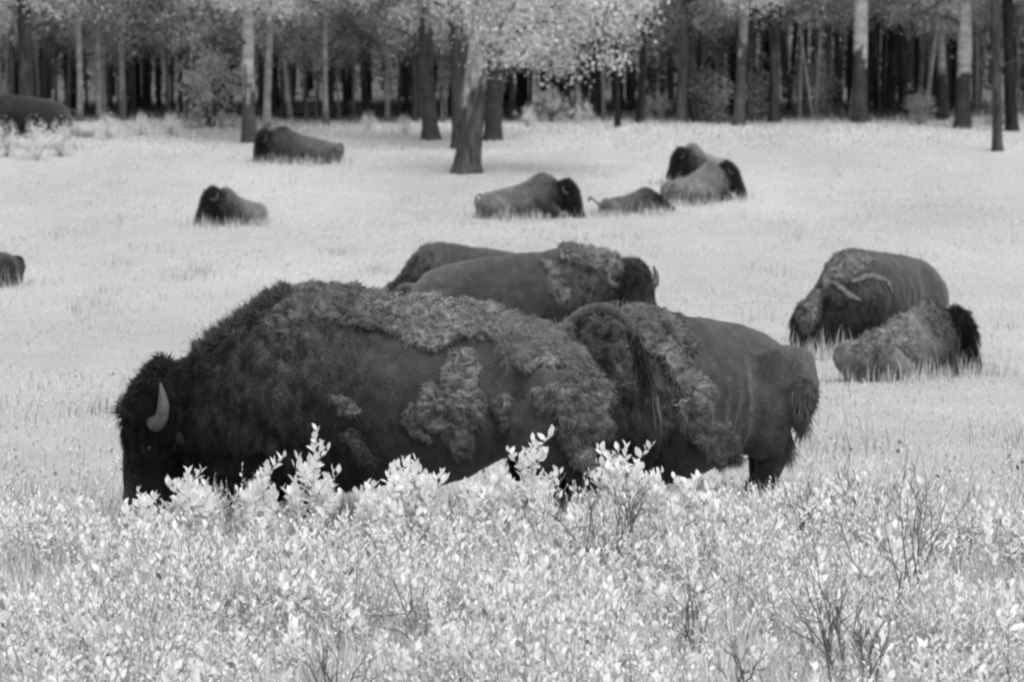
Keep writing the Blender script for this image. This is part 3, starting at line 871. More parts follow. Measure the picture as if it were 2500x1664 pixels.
# --- pair standing behind
make_bison('third', 'standing bison turning its horned head to us behind the bull', 985, 45.0, math.radians(-3), PROF_UP,
           dict(poll=(2.93, -.05, 1.52), pitch=math.radians(62), yaw=math.radians(-66), s=.9), headtone=2.2, xs_=1.06, nfur=26000, fw=1.6, voxel=.03, relief=.01, horn='pale', hn=.82)
wool_patch('third', [(1285, 565), (1320, 553), (1390, 555), (1425, 590), (1440, 625), (1410, 645), (1380, 620), (1330, 605), (1290, 600)], thick=.05, tone=.18, both=True, length=.06, dens=9000, fw=1.8)
wool_patch('third', [(1240, 600), (1262, 590), (1286, 630), (1310, 685), (1306, 715), (1282, 700), (1262, 650)], thick=.05, tone=.17, length=.05, dens=9000, fw=1.8)
make_bison('fourth', 'brown back of a bison mostly hidden behind the standing one', 1352, 55.0, PI, PROF[:12] + [(2.55, 1.48, .36, .40, .36, .085, .012, .09, .09), (2.75, 1.2, .30, .36, .3, .07, .012, .09, .1), (2.95, .95, .25, .31, .25, .05, .01, .08, .1), (3.08, .8, .25, .24, .2, .03, .009, .07, .1)],
           dict(poll=(3.02, 0, .78), pitch=math.radians(80), yaw=0, s=.75), scale=.88, nfur=9000, fw=3.0, voxel=.035)

# --- right: one grazing, one lying before it
make_bison('grazer', 'grazing bison with pale torn wool strips, standing behind the lying one', 2288, 52.3, PI + math.radians(45), PROF[:12] + [(2.55, 1.50, .36, .40, .36, .085, .012, .09, .09), (2.75, 1.27, .30, .36, .3, .07, .012, .09, .1), (2.95, 1.03, .25, .31, .25, .05, .01, .08, .1), (3.08, .88, .25, .24, .2, .03, .009, .07, .1)],
           dict(poll=(3.08, 0, .88), pitch=math.radians(76), yaw=math.radians(-30), s=.82), hn=.5, scale=.95, nfur=26000, fw=1.6, voxel=.03, tone=1.1)
wool_patch('grazer', [(1880, 620), (1920, 590), (1980, 575), (2010, 600), (1960, 640), (1900, 660)], thick=.03, tone=.17, both=False, length=.05, dens=8000, fw=1.8)
wool_rope('grazer', [(1912, 640), (1935, 655), (1955, 672), (1985, 690)], [.02, .035, .03, .015], tone=.27, off=.02, dens=60, fw=1.8)
wool_rope('grazer', [(1965, 645), (2000, 632), (2040, 640), (2055, 665)], [.02, .035, .04, .02], tone=.2, off=.02, dens=60, fw=1.8)
wool_patch('grazer', [(1842, 660), (1885, 650), (1890, 720), (1860, 760), (1835, 740)], thick=.03, tone=.15, length=.06, dens=8000, fw=1.8)
make_bison('woolly', 'pale woolly bison with black head lying in grass before the grazing one', 2085, 44.3, math.radians(46), PROF_LIE,
           dict(poll=(2.6, -.02, .98), pitch=math.radians(68), yaw=math.radians(-52), s=1.2), hn=.3, furlen=1.8, headtone=.7, scale=.77, zs_=1.06, lying=True, tone=1.75, nfur=26000, fw=1.6, voxel=.03, relief=.02)

wool_patch('woolly', [(1985, 770), (2030, 715), (2075, 715), (2115, 770), (2110, 830), (2060, 800), (2010, 840), (1975, 830)], thick=.035, tone=.21, length=.06, dens=9000, fw=1.8)
wool_patch('woolly', [(1960, 860), (2010, 840), (2060, 850), (2080, 880), (2030, 900), (1970, 905)], thick=.03, tone=.16, length=.06, dens=9000, fw=1.8)

# --- lying down, middle distance
make_bison('rest_a', 'bison lying by the big forked tree, head low to the grass, one horn up', 1165, 89.5, math.radians(4), PROF_LIE,
           dict(poll=(2.32, -.05, .93), pitch=math.radians(62), yaw=math.radians(-25), s=1.08), hn=.6, xs_=.9, scale=.95, lying=True, tone=1.3, nfur=9000, fw=3.0, voxel=.035)
make_bison('rest_b', 'low dark bison lying with its tail flicked up, between two resting ones', 1462, 90.0, math.radians(6), PROF_LIE,
           dict(poll=(2.55, 0, .5), pitch=math.radians(25), yaw=math.radians(10), s=.7), scale=.62, zs_=.95, lying=True, tone=.9, nfur=9000, fw=3.0, voxel=.035,
           tail=([(.1, 0, .45), (-.1, 0, .5), (-.25, 0, .66), (-.36, 0, .72), (-.42, 0, .62), (-.42, 0, .5)], [.06, .05, .045, .05, .06, .03]))
make_bison('rest_c', 'resting bison with dark head held up, facing right in front of another', 1640, 93.0, math.radians(52), PROF_LIE,
           dict(poll=(2.6, 0, 1.06), pitch=math.radians(55), yaw=math.radians(-50), s=1.05), hn=.6, scale=.92, lying=True, tone=1.5, nfur=9000, fw=3.0, voxel=.035)
make_bison('rest_d', 'pale bison lying behind the resting one, black shaggy head facing left', 1748, 101.5, PI + math.radians(62), PROF_LIE,
           dict(poll=(2.6, 0, .98), pitch=math.radians(62), yaw=math.radians(-48), s=1.05), hn=.6, scale=.84, lying=True, tone=2.2, nfur=9000, fw=3.0, voxel=.035)
make_bison('rest_e', 'bison lying alone in open meadow, two short horns upright, facing left', 622, 87.6, PI + math.radians(66), PROF_LIE,
           dict(poll=(2.5, 0, 1.12), pitch=math.radians(58), yaw=math.radians(-42), s=1.15), hn=.8, scale=.79, lying=True, tone=1.5, nfur=9000, fw=3.0, voxel=.035)
make_bison('rest_f', 'dark bison lying near the forest edge, back sloping down to the right', 836, 106.0, PI, PROF_LIE,
           dict(poll=(2.45, 0, 1.0), pitch=math.radians(72), yaw=math.radians(15), s=1.1), hn=.6, scale=.93, lying=True, tone=.8, nfur=9000, fw=3.0, voxel=.035)
make_bison('edge_far', 'dark standing bison at the left edge in front of the trees', 178, 113.0, PI, PROF,
           dict(poll=(3.0, 0, 1.2), pitch=math.radians(70), yaw=0, s=.95), scale=1.0, tone=.45, nfur=9000, fw=3.0, voxel=.04)
make_bison('edge_near', 'black hindquarters of a lying bison cut off by the left edge', 52, 66.5, PI + math.radians(8), PROF_LIE,
           LIE_HEAD, scale=.9, lying=True, tone=.35, nfur=9000, fw=3.0, voxel=.04)

# ------------------------------------------------------------------ trees
CROWNS = []


def crown_mesh(seed, rx, h, nclump, nleaf, tone=.5, L=.13):
    rr = np.random.default_rng(seed)
    V = rr.normal(size=(nclump, 3)); V = nrm(V) * rr.uniform(.25, 1, (nclump, 1)) ** .5
    C = V * np.array([rx, rx, h / 2]) + np.array([0, 0, h / 2])
    sz = rr.uniform(.22, .5, nclump)
    ci = rr.integers(0, nclump, nleaf)
    P = C[ci] + rr.normal(size=(nleaf, 3)) * sz[ci][:, None] * np.array([1, 1, .7])
    D = rr.normal(size=(nleaf, 3)) + np.array([0, 0, -.35])
    mb = MB()
    mb.add(*leaf_cloud(P, D, L * rr.uniform(.7, 1.25, nleaf), tone * rr.uniform(.75, 1.2, nleaf), wide=1.5))
    V, F, T = mb.arrays()
    out = (V - np.array([0, 0, h * .45])) / np.array([rx, rx, h])
    return mesh_np('crown', V, F, T, True, nrm(out * .9 + rr.normal(size=(len(V) // 6, 3)).repeat(6, 0) * .22 + np.array([0, 0, .75])))


for s in range(5):
    CROWNS.append(crown_mesh(100 + s, 2.0 + .25 * (s % 3), 7.0, 150, 17000, L=.10, tone=.82 + .025 * s))
_c = crown_mesh(150, 3.3, 5.2, 150, 14000, L=.11, tone=.78)
for _v in _c.vertices: _v.co.y *= .45
CROWNS.append(_c)
for me in CROWNS:
    me.materials.append(M_TREELEAF)


def trunk_mesh(h, r0, r1, lean=(0, 0), bend=.1, dark_to=1.5, t_low=.06, t_up=.36, seed=0, limbs=5, fork=None, flute=.10):
    rr = np.random.default_rng(seed)
    n, m = 14, 64
    t = np.linspace(0, 1, m) ** 1.2
    P = np.stack([lean[0] * t + bend * np.sin(t * 5 + seed), lean[1] * t + bend * np.cos(t * 4 + seed) - bend, h * t - .15], -1)
    rad = r0 + (r1 - r0) * t
    rad = rad * (1 + .55 * np.exp(-t * h / .35))
    ed = dark_to + .5 * np.sin(np.arange(m))
    tn = np.where(P[:, 2] < dark_to, t_low, t_up)
    V, F, T = tube(P, rad, n, side=(0, 1, 0), tone=tn)
    th = np.arctan2(V[:, 0] - np.interp(V[:, 2], P[:, 2], P[:, 0]), V[:, 1] - np.interp(V[:, 2], P[:, 2], P[:, 1]))
    low = np.clip(1.2 - V[:, 2] / (dark_to + .8), 0, 1)
    cen = np.stack([np.interp(V[:, 2], P[:, 2], P[:, 0]), np.interp(V[:, 2], P[:, 2], P[:, 1]), V[:, 2]], -1)
    V = cen + (V - cen) * (1 + flute * low * np.sin(th * 5 + seed + V[:, 2]) + .06 * vnoise(V, 3, seed))[:, None]
    ez = dark_to + .8 * vnoise(V * [7, 7, .8], 1, seed) + .4 * vnoise(V * [16, 16, 3], 1, seed + 1)
    bl = np.clip((V[:, 2] - ez) / .7 + .5, 0, 1); bl = bl * bl * (3 - 2 * bl)
    T = np.where(bl < vnoise(V * [5, 5, 2.2], 1, seed + 4) * .5 + .5, t_low * (1 + .3 * vnoise(V * [9, 9, 1.2], 1, seed)), t_up * (1 + .2 * vnoise(V * [2, 2, 6], 1, seed)))
    mb = MB(); mb.add(V, F, T)
    for k in range(limbs):
        u = rr.uniform(.25, .9)
        i = int((u ** .83) * (m - 1))
        a = rr.uniform(0, 2 * math.pi)
        l = rr.uniform(.8, 2.2)
        p0 = P[i]
        pts = np.array([p0, p0 + [math.cos(a) * l * .4, math.sin(a) * l * .4, l * .25], p0 + [math.cos(a) * l * .8, math.sin(a) * l * .8, l * .35], p0 + [math.cos(a) * l, math.sin(a) * l, l * .2]])
        V, F, T = tube(spline(pts, 7), np.linspace(max(rad[i] * .35, .02), .012, 7), 6, tone=t_low * 1.3)
        mb.add(V, F, T)
    if fork:
        for pts, ra, tn in fork:
            q = spline(np.array(pts, float), 14)
            V, F, T = tube(q, np.linspace(ra[0], ra[1], 14), 10, tone=tn, wob=.12, seed=seed)
            T = T * (1 + .3 * vnoise(V * [4, 4, 1.5], 1, seed))
            mb.add(V, F, T)
    return mb.mesh('trunk')


def tree(label, px, d, h, r0, r1, crown=0, cbase=3.0, cs=1.0, coff=(0, 0), group=None, name='aspen_tree', mat=None, **kw):
    X = X_at(px, d)
    root = empty(name, (X, d, float(gz(X, d))))
    tag(root, label, 'tree', group)
    obj('trunk', trunk_mesh(h, r0, r1, **kw), mat or M_BARK, root)
    if crown is not None:
        c = obj('crown', CROWNS[crown], None, root, (coff[0], coff[1], cbase))
        c.scale = (cs, cs, cs)
        c.rotation_euler = (0, 0, 0 if crown == 5 else random.uniform(0, 6.28))
    return root


# the old tree in the middle: broad dark cracked foot, pale upper trunk, dark stem alongside
tree('old tree with broad dark cracked foot and pale upper trunk in mid meadow', 1140, 102.0, 10, .37, .19, crown=5, cbase=2.7, cs=1.0, coff=(2.7, -.3), name='old_tree', seed=9, lean=(1.0, .3), bend=.05,
     dark_to=2.5, t_low=.065, t_up=.26, limbs=3, flute=.16,
     fork=[([(.10, -.44, .0), (.12, -.385, .9), (.18, -.345, 1.7), (.26, -.29, 2.5)], (.055, .02), .012), ([(.25, -.18, 1.9), (.33, -.2, 2.6), (.36, -.2, 3.2)], (.08, .02), .03),  # first tube: near-black, paints the shade inside the hollow crack
           ([(.6, .1, 3.3), (1.5, .3, 4.1), (2.4, .2, 4.4), (3.3, .2, 4.0)], (.07, .015), .05), ([(.7, .1, 3.8), (1.2, -.2, 4.6), (1.7, -.2, 5.4)], (.06, .02), .05)])
TR = [  # label, px, d, r0, r1, dark_to, t_low, t_up, crown, cbase, cs, lean
    ('dark straight trunk standing close behind the old tree', 1122, 112, .26, .20, 9, .055, .06, 2, 4.4, 1.0, (-.3, 0)),
    ('dark split trunk with jagged pale top, left of the old tree', 1050, 117, .26, .18, 4.2, .06, .28, 0, 4.6, 1.0, (-.35, 0)),
    ('stout dark trunk just right of the old tree', 1205, 116, .27, .2, 4.5, .05, .2, 3, 3.6, 1.0, (.3, 0)),
    ('trunk with pale middle and dark foot behind the sloping dark bison', 615, 116, .22, .16, 1.9, .06, .30, 2, 3.9, 1.05, (-.2, 0)),
    ('slim pale trunk right of the dark footed one behind the lying bison', 655, 121, .13, .10, .3, .14, .27, 4, 3.8, 1.0, (.15, 0)),
    ('dark trunk rising behind the standing bison at the left edge', 66, 117, .25, .2, 9, .05, .06, 1, 3.8, 1.1, (-.2, 0)),
    ('slim pale trunk left of the twin pale stems near the left edge', 194, 124, .11, .09, .3, .12, .22, 0, 3.4, 1.0, (0, 0)),
    ('pale leaning stem in the left group of slim trunks', 240, 126, .10, .08, .3, .12, .22, 2, 3.5, 1.0, (.25, 0)),
    ('pale stem with dark scars, rightmost of the left group', 302, 127, .12, .09, .5, .10, .24, 3, 3.4, 1.0, (.1, 0)),
    ('thin pale trunk between the lying bison and the dark split trunk', 800, 124, .10, .08, .3, .1, .2, 1, 3.5, .95, (-.1, 0)),
    ('brown trunk with a pale upper stem, left of the right-hand birches', 1806, 124, .19, .12, 3.0, .07, .22, 4, 3.6, .9, (.25, 0)),  # upper stem paler by its bark tone
    ('big birch with bright upper trunk and dark foot on the right', 2098, 124, .27, .21, 2.4, .05, .34, 2, 5.2, .8, (-.15, 0)),
    ('birch with blotched pale bark second from the right edge', 2345, 122, .26, .18, 2.0, .045, .27, 0, 5.2, .8, (.1, 0)),
    ('slim birch between the big birch and the blotched one', 2292, 127, .16, .12, 1.8, .04, .26, 3, 5.2, .8, (0, 0)),
    ('dark slim trunk standing forward of the forest at the right edge', 2432, 111.5, .15, .13, 9, .055, .06, None, 4.8, .8, (-.1, 0)),
    ('black crooked trunk behind the right edge trunk', 2470, 121, .20, .16, 9, .02, .025, 4, 5.0, .8, (-.4, 0)),
    ('short black leaning stem in the middle of the forest edge', 1512, 123, .10, .07, 9, .02, .025, None, 5, .8, (-.15, 0)),
    ('black stem right of the short leaning one at the forest edge', 1560, 125, .11, .07, 9, .02, .03, None, 5, .8, (.35, 0)),
    ('grey trunk with torn foot at the centre right of the forest edge', 1660, 126, .17, .13, 9, .09, .12, 1, 4.2, .8, (.2, 0)),
    ('dark trunk midway between the brown trunk and the big birch', 1885, 126, .18, .14, 9, .05, .06, 0, 4.6, .8, (0, 0)),
]
for i, (lab, px, d, r0, r1, dt, tl, tu, cr, cb, cs, ln) in enumerate(TR):
    tree(lab, px, d, 10.5, r0, r1, crown=cr, cbase=cb, cs=cs, name='birch_tree' if tu > .19 else 'aspen_tree', seed=20 + i, lean=ln, dark_to=dt, t_low=tl, t_up=tu, limbs=4, mat=M_ASPEN if tu > .19 else M_BARK, bend=.06)

# slim trunks standing close together behind, told apart only as pale or dark
protos = []
for k, (tl, tu, r0, nm) in enumerate([(.16, .28, .07, 'pale'), (.12, .20, .09, 'pale'), (.06, .08, .10, 'dark'), (.09, .11, .08, 'dark'), (.05, .06, .13, 'dark')]):
    protos.append((trunk_mesh(10, r0, r0 * .75, lean=(.15 * (k - 2), 0), dark_to=.5 + .3 * k, t_low=tl, t_up=tu, seed=60 + k, limbs=3, bend=.05), nm))
    protos[-1][0].materials.append(M_BARK if nm == 'dark' else M_ASPEN)
taken = [t[1] for t in TR] + [1140]
cnt = 0
ZONES = [(0, 'at the left edge'), (330, 'behind the leafy sapling'), (600, 'behind the lone sapling and lying dark bison'), (900, 'left of the old tree'), (1200, 'right of the old tree'),
         (1640, 'behind the two leaning black stems'), (2050, 'left of the big birch'), (2380, 'between the birches'), (9999, 'at the right edge')]
ZONES = [(330, 'near the left edge'), (610, 'behind the leafy sapling'), (1040, 'left of the old tree'), (1480, 'right of the old tree'), (1800, 'behind the black leaning stems'), (2090, 'left of the big birch'), (2340, 'right of the big birch'), (99999, 'at the right edge')]
pos = np.cumsum(R.gamma(1.2, 11, 230)) - 150
pos = pos[pos < 2650]
for px in pos:
    d = R.uniform(126, 143)
    me, nm = protos[int(R.integers(0, 5))]
    X = X_at(px, d)
    zone = next(z for e, z in ZONES if px < e)
    root = empty('forest_tree', (X, d, float(gz(X, d))), R.uniform(0, 6.28))
    tag(root, f'slim {nm} trunk among the crowded forest stems {zone}', 'tree', f'slim {nm} forest trunks {zone}')
    o = obj('trunk', me, None, root); q = R.choice([.5, .65, .8, 1.0, 1.4]); o.scale = (q, q, R.uniform(.9, 1.1)); o.rotation_euler = (R.normal() * .035, R.normal() * .045, 0)
    low = R.uniform(1.7, 3.3) if px < 1750 else R.uniform(2.8, 4.6)
    o = obj('crown', CROWNS[int(R.integers(0, 5))], None, root, (0, 0, low))
    o.scale = (.85,) * 3; o.rotation_euler = (0, 0, R.uniform(0, 6.28))

# the deep wood behind: one dark mass of stems and leaves
mb = MB()
for k in range(800):
    d = R.uniform(143, 195); X = R.uniform(-48, 48)
    z0 = float(gz(X, d)); r = R.uniform(.08, .2); ln = R.normal() * .25
    V, F, T = tube(np.array([(X, d, z0 - .2), (X + ln * .5, d, z0 + 5), (X + ln, d, z0 + 13)]), [r, r * .8, r * .4], 6, tone=R.choice([.05, .07, .10, .16]))
    mb.add(V, F, T)
tag(obj('forest', mb.mesh('forest'), M_BARK), kind='stuff', label='crowded dark stems of the deep forest')
mb = MB()
n = 90000
P = np.stack([R.uniform(-55, 55, n), R.uniform(146, 205, n), np.abs(R.normal(0, 1, n)) ** .8], -1)
hh = R.uniform(0, 1, n)
P[:, 2] = gz(P[:, 0], P[:, 1]) + np.where(hh < .35, R.uniform(0, 3, n), R.uniform(3, 15, n))
keep = (vnoise(P, .55, 4) > -.15)
P = P[keep]
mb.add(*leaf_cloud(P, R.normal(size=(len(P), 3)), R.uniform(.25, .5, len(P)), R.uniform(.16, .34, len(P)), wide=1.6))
n = 30000
P = np.stack([R.uniform(-75, 75, n), R.uniform(196, 218, n), R.uniform(0, 19, n)], -1)
P[:, 2] += gz(P[:, 0], P[:, 1])
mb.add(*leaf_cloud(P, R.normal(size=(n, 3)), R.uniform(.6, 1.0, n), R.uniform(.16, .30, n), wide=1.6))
tag(obj('forest_foliage', mb.mesh('forest_foliage'), M_TREELEAF), kind='stuff', label='dark needles and leaves filling the deep forest')

# bushes at the forest edge
BUSH = []
for s in range(4):
    rr = np.random.default_rng(300 + s)
    C = rr.normal(size=(40, 3)) * np.array([.55, .4, .6]) + np.array([0, 0, 1.0]); C[:, 2] = np.abs(C[:, 2])
    ci = rr.integers(0, 40, 1800)
    P = C[ci] + rr.normal(size=(1800, 3)) * .16
    mb = MB(); mb.add(*leaf_cloud(P, rr.normal(size=(1800, 3)), rr.uniform(.07, .13, 1800), rr.uniform(.34, .54, 1800) * (1.75 if s == 3 else 1), wide=1.4))
    m1 = mb.mesh('foliage'); m1.materials.append(M_TREELEAF)
    mb = MB()
    for k in range(6):
        e = C[k * 5]
        V, F, T = tube(np.array([(rr.normal() * .08, rr.normal() * .08, -.1), (e[0] * .4, e[1] * .4, e[2] * .6), e]), [.03, .02, .008], 5, tone=.08); mb.add(V, F, T)
    m2 = mb.mesh('stem'); m2.materials.append(M_TWIG)
    BUSH.append((m1, m2))


def bush(label, px, d, s, v, group=None, sz=None, nm='bush'):
    X = X_at(px, d)
    root = tag(empty(nm, (X, d, float(gz(X, d))), R.uniform(0, 6)), label, 'bush', group)
    for q, me in zip(('foliage', 'stem'), BUSH[v]):
        o = obj(q, me, None, root); o.scale = (s, s, (sz or s))
    return root


bush('tall leafy sapling left of the pale trunk with dark foot', 510, 123, 1.25, 0, sz=1.5, nm='sapling')
bush('bush filling the gap between brown trunk and slim birches', 1730, 127, 1.0, 1)
bush('bush right of the brown trunk at the forest edge', 1850, 127.5, .95, 2)
bush('broad bush under the dark trunks left of the big birch', 1985, 129, 1.15, 0)
bush('small bright bush beside the right edge trunk', 2445, 124, .7, 1)
bush('low bush at the foot of the big birch', 2240, 124, .55, 2)
for px, d, s in ((20, 109, .5), (90, 108, .55), (150, 110, .5), (260, 116, .4), (345, 118, .35), (420, 119, .35), (900, 122, .3), (985, 120, .3), (1290, 124, .35), (1420, 126, .4), (1350, 128, .6), (1600, 128, .5)):
    bush('low leafy bush in the row along the forest edge', px, d, s, 3, 'low bushes along the forest edge')
# pale mound behind the left standing bison
Xr, dr = X_at(200, 117), 117
V = nrm(R.normal(size=(1, 3)))
th, ph = np.meshgrid(np.linspace(0, 2 * PI, 24, endpoint=False), np.linspace(0, PI, 13))
V = np.stack([np.cos(th) * np.sin(ph) * .4, np.sin(th) * np.sin(ph) * .32, np.cos(ph) * .34], -1).reshape(-1, 3)
V *= (1 + .14 * vnoise(V, 3.2, 2) + .05 * vnoise(V, 9, 3))[:, None]
i = np.arange(12)[:, None] * 24; j = np.arange(24)[None]; k = (j + 1) % 24
o = obj('boulder', mesh_np('boulder', V, [np.stack([i + j, i + 24 + j, i + 24 + k, i + k], -1).reshape(-1, 4)]), M_ROCK, None, (Xr, dr, float(gz(Xr, dr)) + .18))
tag(o, 'small pale rounded mound beside the standing bison at the left edge', 'boulder')

# ------------------------------------------------------------------ meadow grass
mb = MB()
n = 110000
d = 26 + (R.uniform(0, 1, n) ** 1.4) * 106
x = R.uniform(-1, 1, n) * (d * .147 * 1.25 + 2)
P = np.stack([x, d, gz(x, d)], -1)
H = R.uniform(.015, .05, n) * (1 + .6 * np.clip(vnoise(P * [1, .5, 0], .5, 7), -.5, 1)) * np.interp(d, [26, 60, 108, 125, 132], [.8, 1.0, 1.3, 4.0, 6.0])
mb.add(*blades(P, H, R.uniform(.004, .009, n) * np.interp(d, [26, 60, 130], [.6, 1.0, 2]), .7, R.uniform(.76, .86, n) * np.interp(d, [108, 122], [1, 1.1])))  # blade tone raised towards the forest edge, offsetting the shade there
# taller stems round everything that lies in the grass
for key, lie in (('woolly', 1), ('rest_a', 1), ('rest_b', 1), ('rest_c', 1), ('rest_d', 1), ('rest_e', 1), ('rest_f', 1), ('edge_near', 1), ('grazer', 0), ('edge_far', 0), ('third', 0)):
    W = BISON[key]['W']
    low = W[W[:, 2] < W[:, 2].min() + .35]
    m = 2000
    p = low[R.integers(0, len(low), m)].copy()
    p[:, :2] += R.normal(size=(m, 2)) * [.22, .4] + [0, -.3]
    p = p[vnoise(p * [1, 1, 0], 3.5, 3) > R.uniform(-.9, .5, m)]; m = len(p)
    p[:, 2] = gz(p[:, 0], p[:, 1])
    h = R.gamma(2.6, .068, m) * (1.0 if lie else 1.2)
    far = W[:, 1].mean()
    mb.add(*blades(p, np.clip(h, .05, .55), R.uniform(.003, .006, m) * np.interp(far, [40, 100], [1, 1.6]), .3, R.uniform(.55, .85, m)))
for k in range(110):
    d0 = R.uniform(31, 100); x0 = R.uniform(-1, 1) * d0 * .16
    m = int(R.integers(15, 60))
    p = np.stack([x0 + R.normal(size=m) * .22, d0 + R.normal(size=m) * .5, np.zeros(m)], -1); p[:, 2] = gz(p[:, 0], p[:, 1])
    mb.add(*blades(p, R.uniform(.08, .30, m), R.uniform(.003, .007, m), .5, np.full(m, R.uniform(.45, .8))))
tag(obj('meadow_grass', grass_mesh(mb, 'meadow_grass'), M_GRASS), kind='stuff', label='pale fine grass of the open meadow')
# dark seed heads dotted over the meadow
mb = MB()
n = 500
d = 25.5 + R.uniform(0, 1, n) ** 2.2 * 70
x = R.uniform(-1, 1, n) * d * .16
P = np.stack([x, d, gz(x, d) + R.uniform(.1, .25, n)], -1)
mb.add(*leaf_cloud(P, R.normal(size=(n, 3)), R.uniform(.02, .05, n), R.uniform(.12, .35, n), wide=2))
stem0 = P.copy(); stem0[:, 2] = gz(x, d)
mb.add(*blades(stem0, P[:, 2] - stem0[:, 2] + .01, np.full(n, .0025), .05, R.uniform(.3, .5, n)))
tag(obj('meadow_weeds', grass_mesh(mb, 'meadow_weeds'), M_GRASS), kind='stuff', label='small dark seed heads dotted over the meadow')

# ------------------------------------------------------------------ the shrub thicket in front
def sprig(base, h, lean, nl, leafL, tone, stone, mbl, mbs, bare=.25):
    """a stem with leaves set alternately and tufted at the tip"""
    top = base + np.array([lean[0], lean[1], h])
    mid = (base + top) / 2 + np.array([lean[0] * -.15, lean[1] * -.15, 0])
    q = spline(np.array([base, mid, top]), 5)
    V, F, T = tube(q, np.linspace(.0045, .0018, 5), 4, tone=stone, caps=False)
    mbs.add(V, F, T)
    t = np.linspace(bare, 1, nl)
    P = np.stack([np.interp(t, np.linspace(0, 1, 5), q[:, k]) for k in range(3)], -1)
    a = np.arange(nl) * 2.4 + R.uniform(0, 6)
    el = np.interp(t, [bare, 1], [.35, 1.15]) + R.normal(size=nl) * .15
    D = np.stack([np.cos(a) * np.cos(el), np.sin(a) * np.cos(el), np.sin(el)], -1)
    L = leafL * R.uniform(.7, 1.2, nl) * np.interp(t, [bare, .6, 1], [.9, 1.1, .75])
    return P, D, L


mbl, mbs = MB(), MB()
LP, LD, LL, LT = [], [], [], []
n = 19500
d = 17.6 + R.uniform(0, 1, n) * 7.2
x = R.uniform(-1, 1, n) * (d * .147 + 4.0)
cl = vnoise(np.stack([x, d, 0 * x], -1), .9, 6) + .7 * vnoise(np.stack([x, d, 0 * x], -1), 2.3, 8)
rightthin = np.clip((x / d * FPX + 1250 - 1950) / 300, 0, 1)
ok = R.uniform(-.8, .8, n) < cl * 1.6 + .22 - .6 * rightthin
for xi, di, ci in zip(x[ok], d[ok], cl[ok]):
    h = np.clip(.22 + .19 * ci + R.normal() * .07, .07, .6) * np.interp(di, [17, 22, 24.8], [1.3, 1.25, 1.15])
    b = np.array([xi, di, float(gz(xi, di)) - .01])
    nl = int(R.integers(8, 22))
    P_, D_, L_ = sprig(b, h, R.normal(size=2) * .11, nl, R.choice([.022, .03, .04, .055, .08], p=[.25, .25, .25, .15, .1]), 0, R.uniform(.2, .5), mbl, mbs, bare=.3)
    LP.append(P_); LD.append(D_); LL.append(L_); LT.append(np.full(nl, R.uniform(.80, .94)))
# sparse low plants between and beyond, left and right of the animals
n = 1500
d = R.uniform(24.4, 31, n); x = R.uniform(-1, 1, n) * d * .165
sidey = np.abs(x + .2) > 2.0
ok = (R.uniform(0, 1, n) < np.interp(d, [24, 27, 31], [.9, .4, .08])) & sidey
for xi, di in zip(x[ok], d[ok]):
    b = np.array([xi, di, float(gz(xi, di)) - .01])
    nl = int(R.integers(6, 12))
    P_, D_, L_ = sprig(b, R.uniform(.08, .24), R.normal(size=2) * .05, nl, R.uniform(.03, .05), 0, R.uniform(.2, .45), mbl, mbs, bare=.2)
    LP.append(P_); LD.append(D_); LL.append(L_); LT.append(np.full(nl, R.uniform(.7, .86)))
mbl.add(*leaf_cloud(np.concatenate(LP), np.concatenate(LD), np.concatenate(LL), np.concatenate(LT), wide=1.15))
_V, _F, _T = mbl.arrays()
_me = mesh_np('undergrowth_tmp', _V, _F)
_n = np.empty(len(_V) * 3, np.float32); _me.vertices.foreach_get('normal', _n); bpy.data.meshes.remove(_me)
_n = _n.reshape(-1, 3); _n *= np.sign(_n[:, 2:3] + 1e-6)
tag(obj('undergrowth', mesh_np('undergrowth', _V, _F, _T, True, nrm(_n * .2 + np.array([0, -.25, 1.0]))), M_LEAF), kind='stuff', label='bright leaves of the shrub thicket in the foreground')
tag(obj('undergrowth_stems', mbs.mesh('undergrowth_stems'), M_TWIG), kind='stuff', label='thin stems of the shrub thicket in the foreground')
mb = MB()
n = 80000
d = R.uniform(17, 27, n); x = R.uniform(-1, 1, n) * (d * .147 + 4.0)
P = np.stack([x, d, gz(x, d)], -1)
mb.add(*blades(P, R.uniform(.06, .26, n), R.uniform(.0025, .005, n), .6, R.uniform(.68, .85, n)))
tag(obj('foreground_grass', grass_mesh(mb, 'foreground_grass'), M_GRASS), kind='stuff', label='fine pale grass between the foreground shrubs')

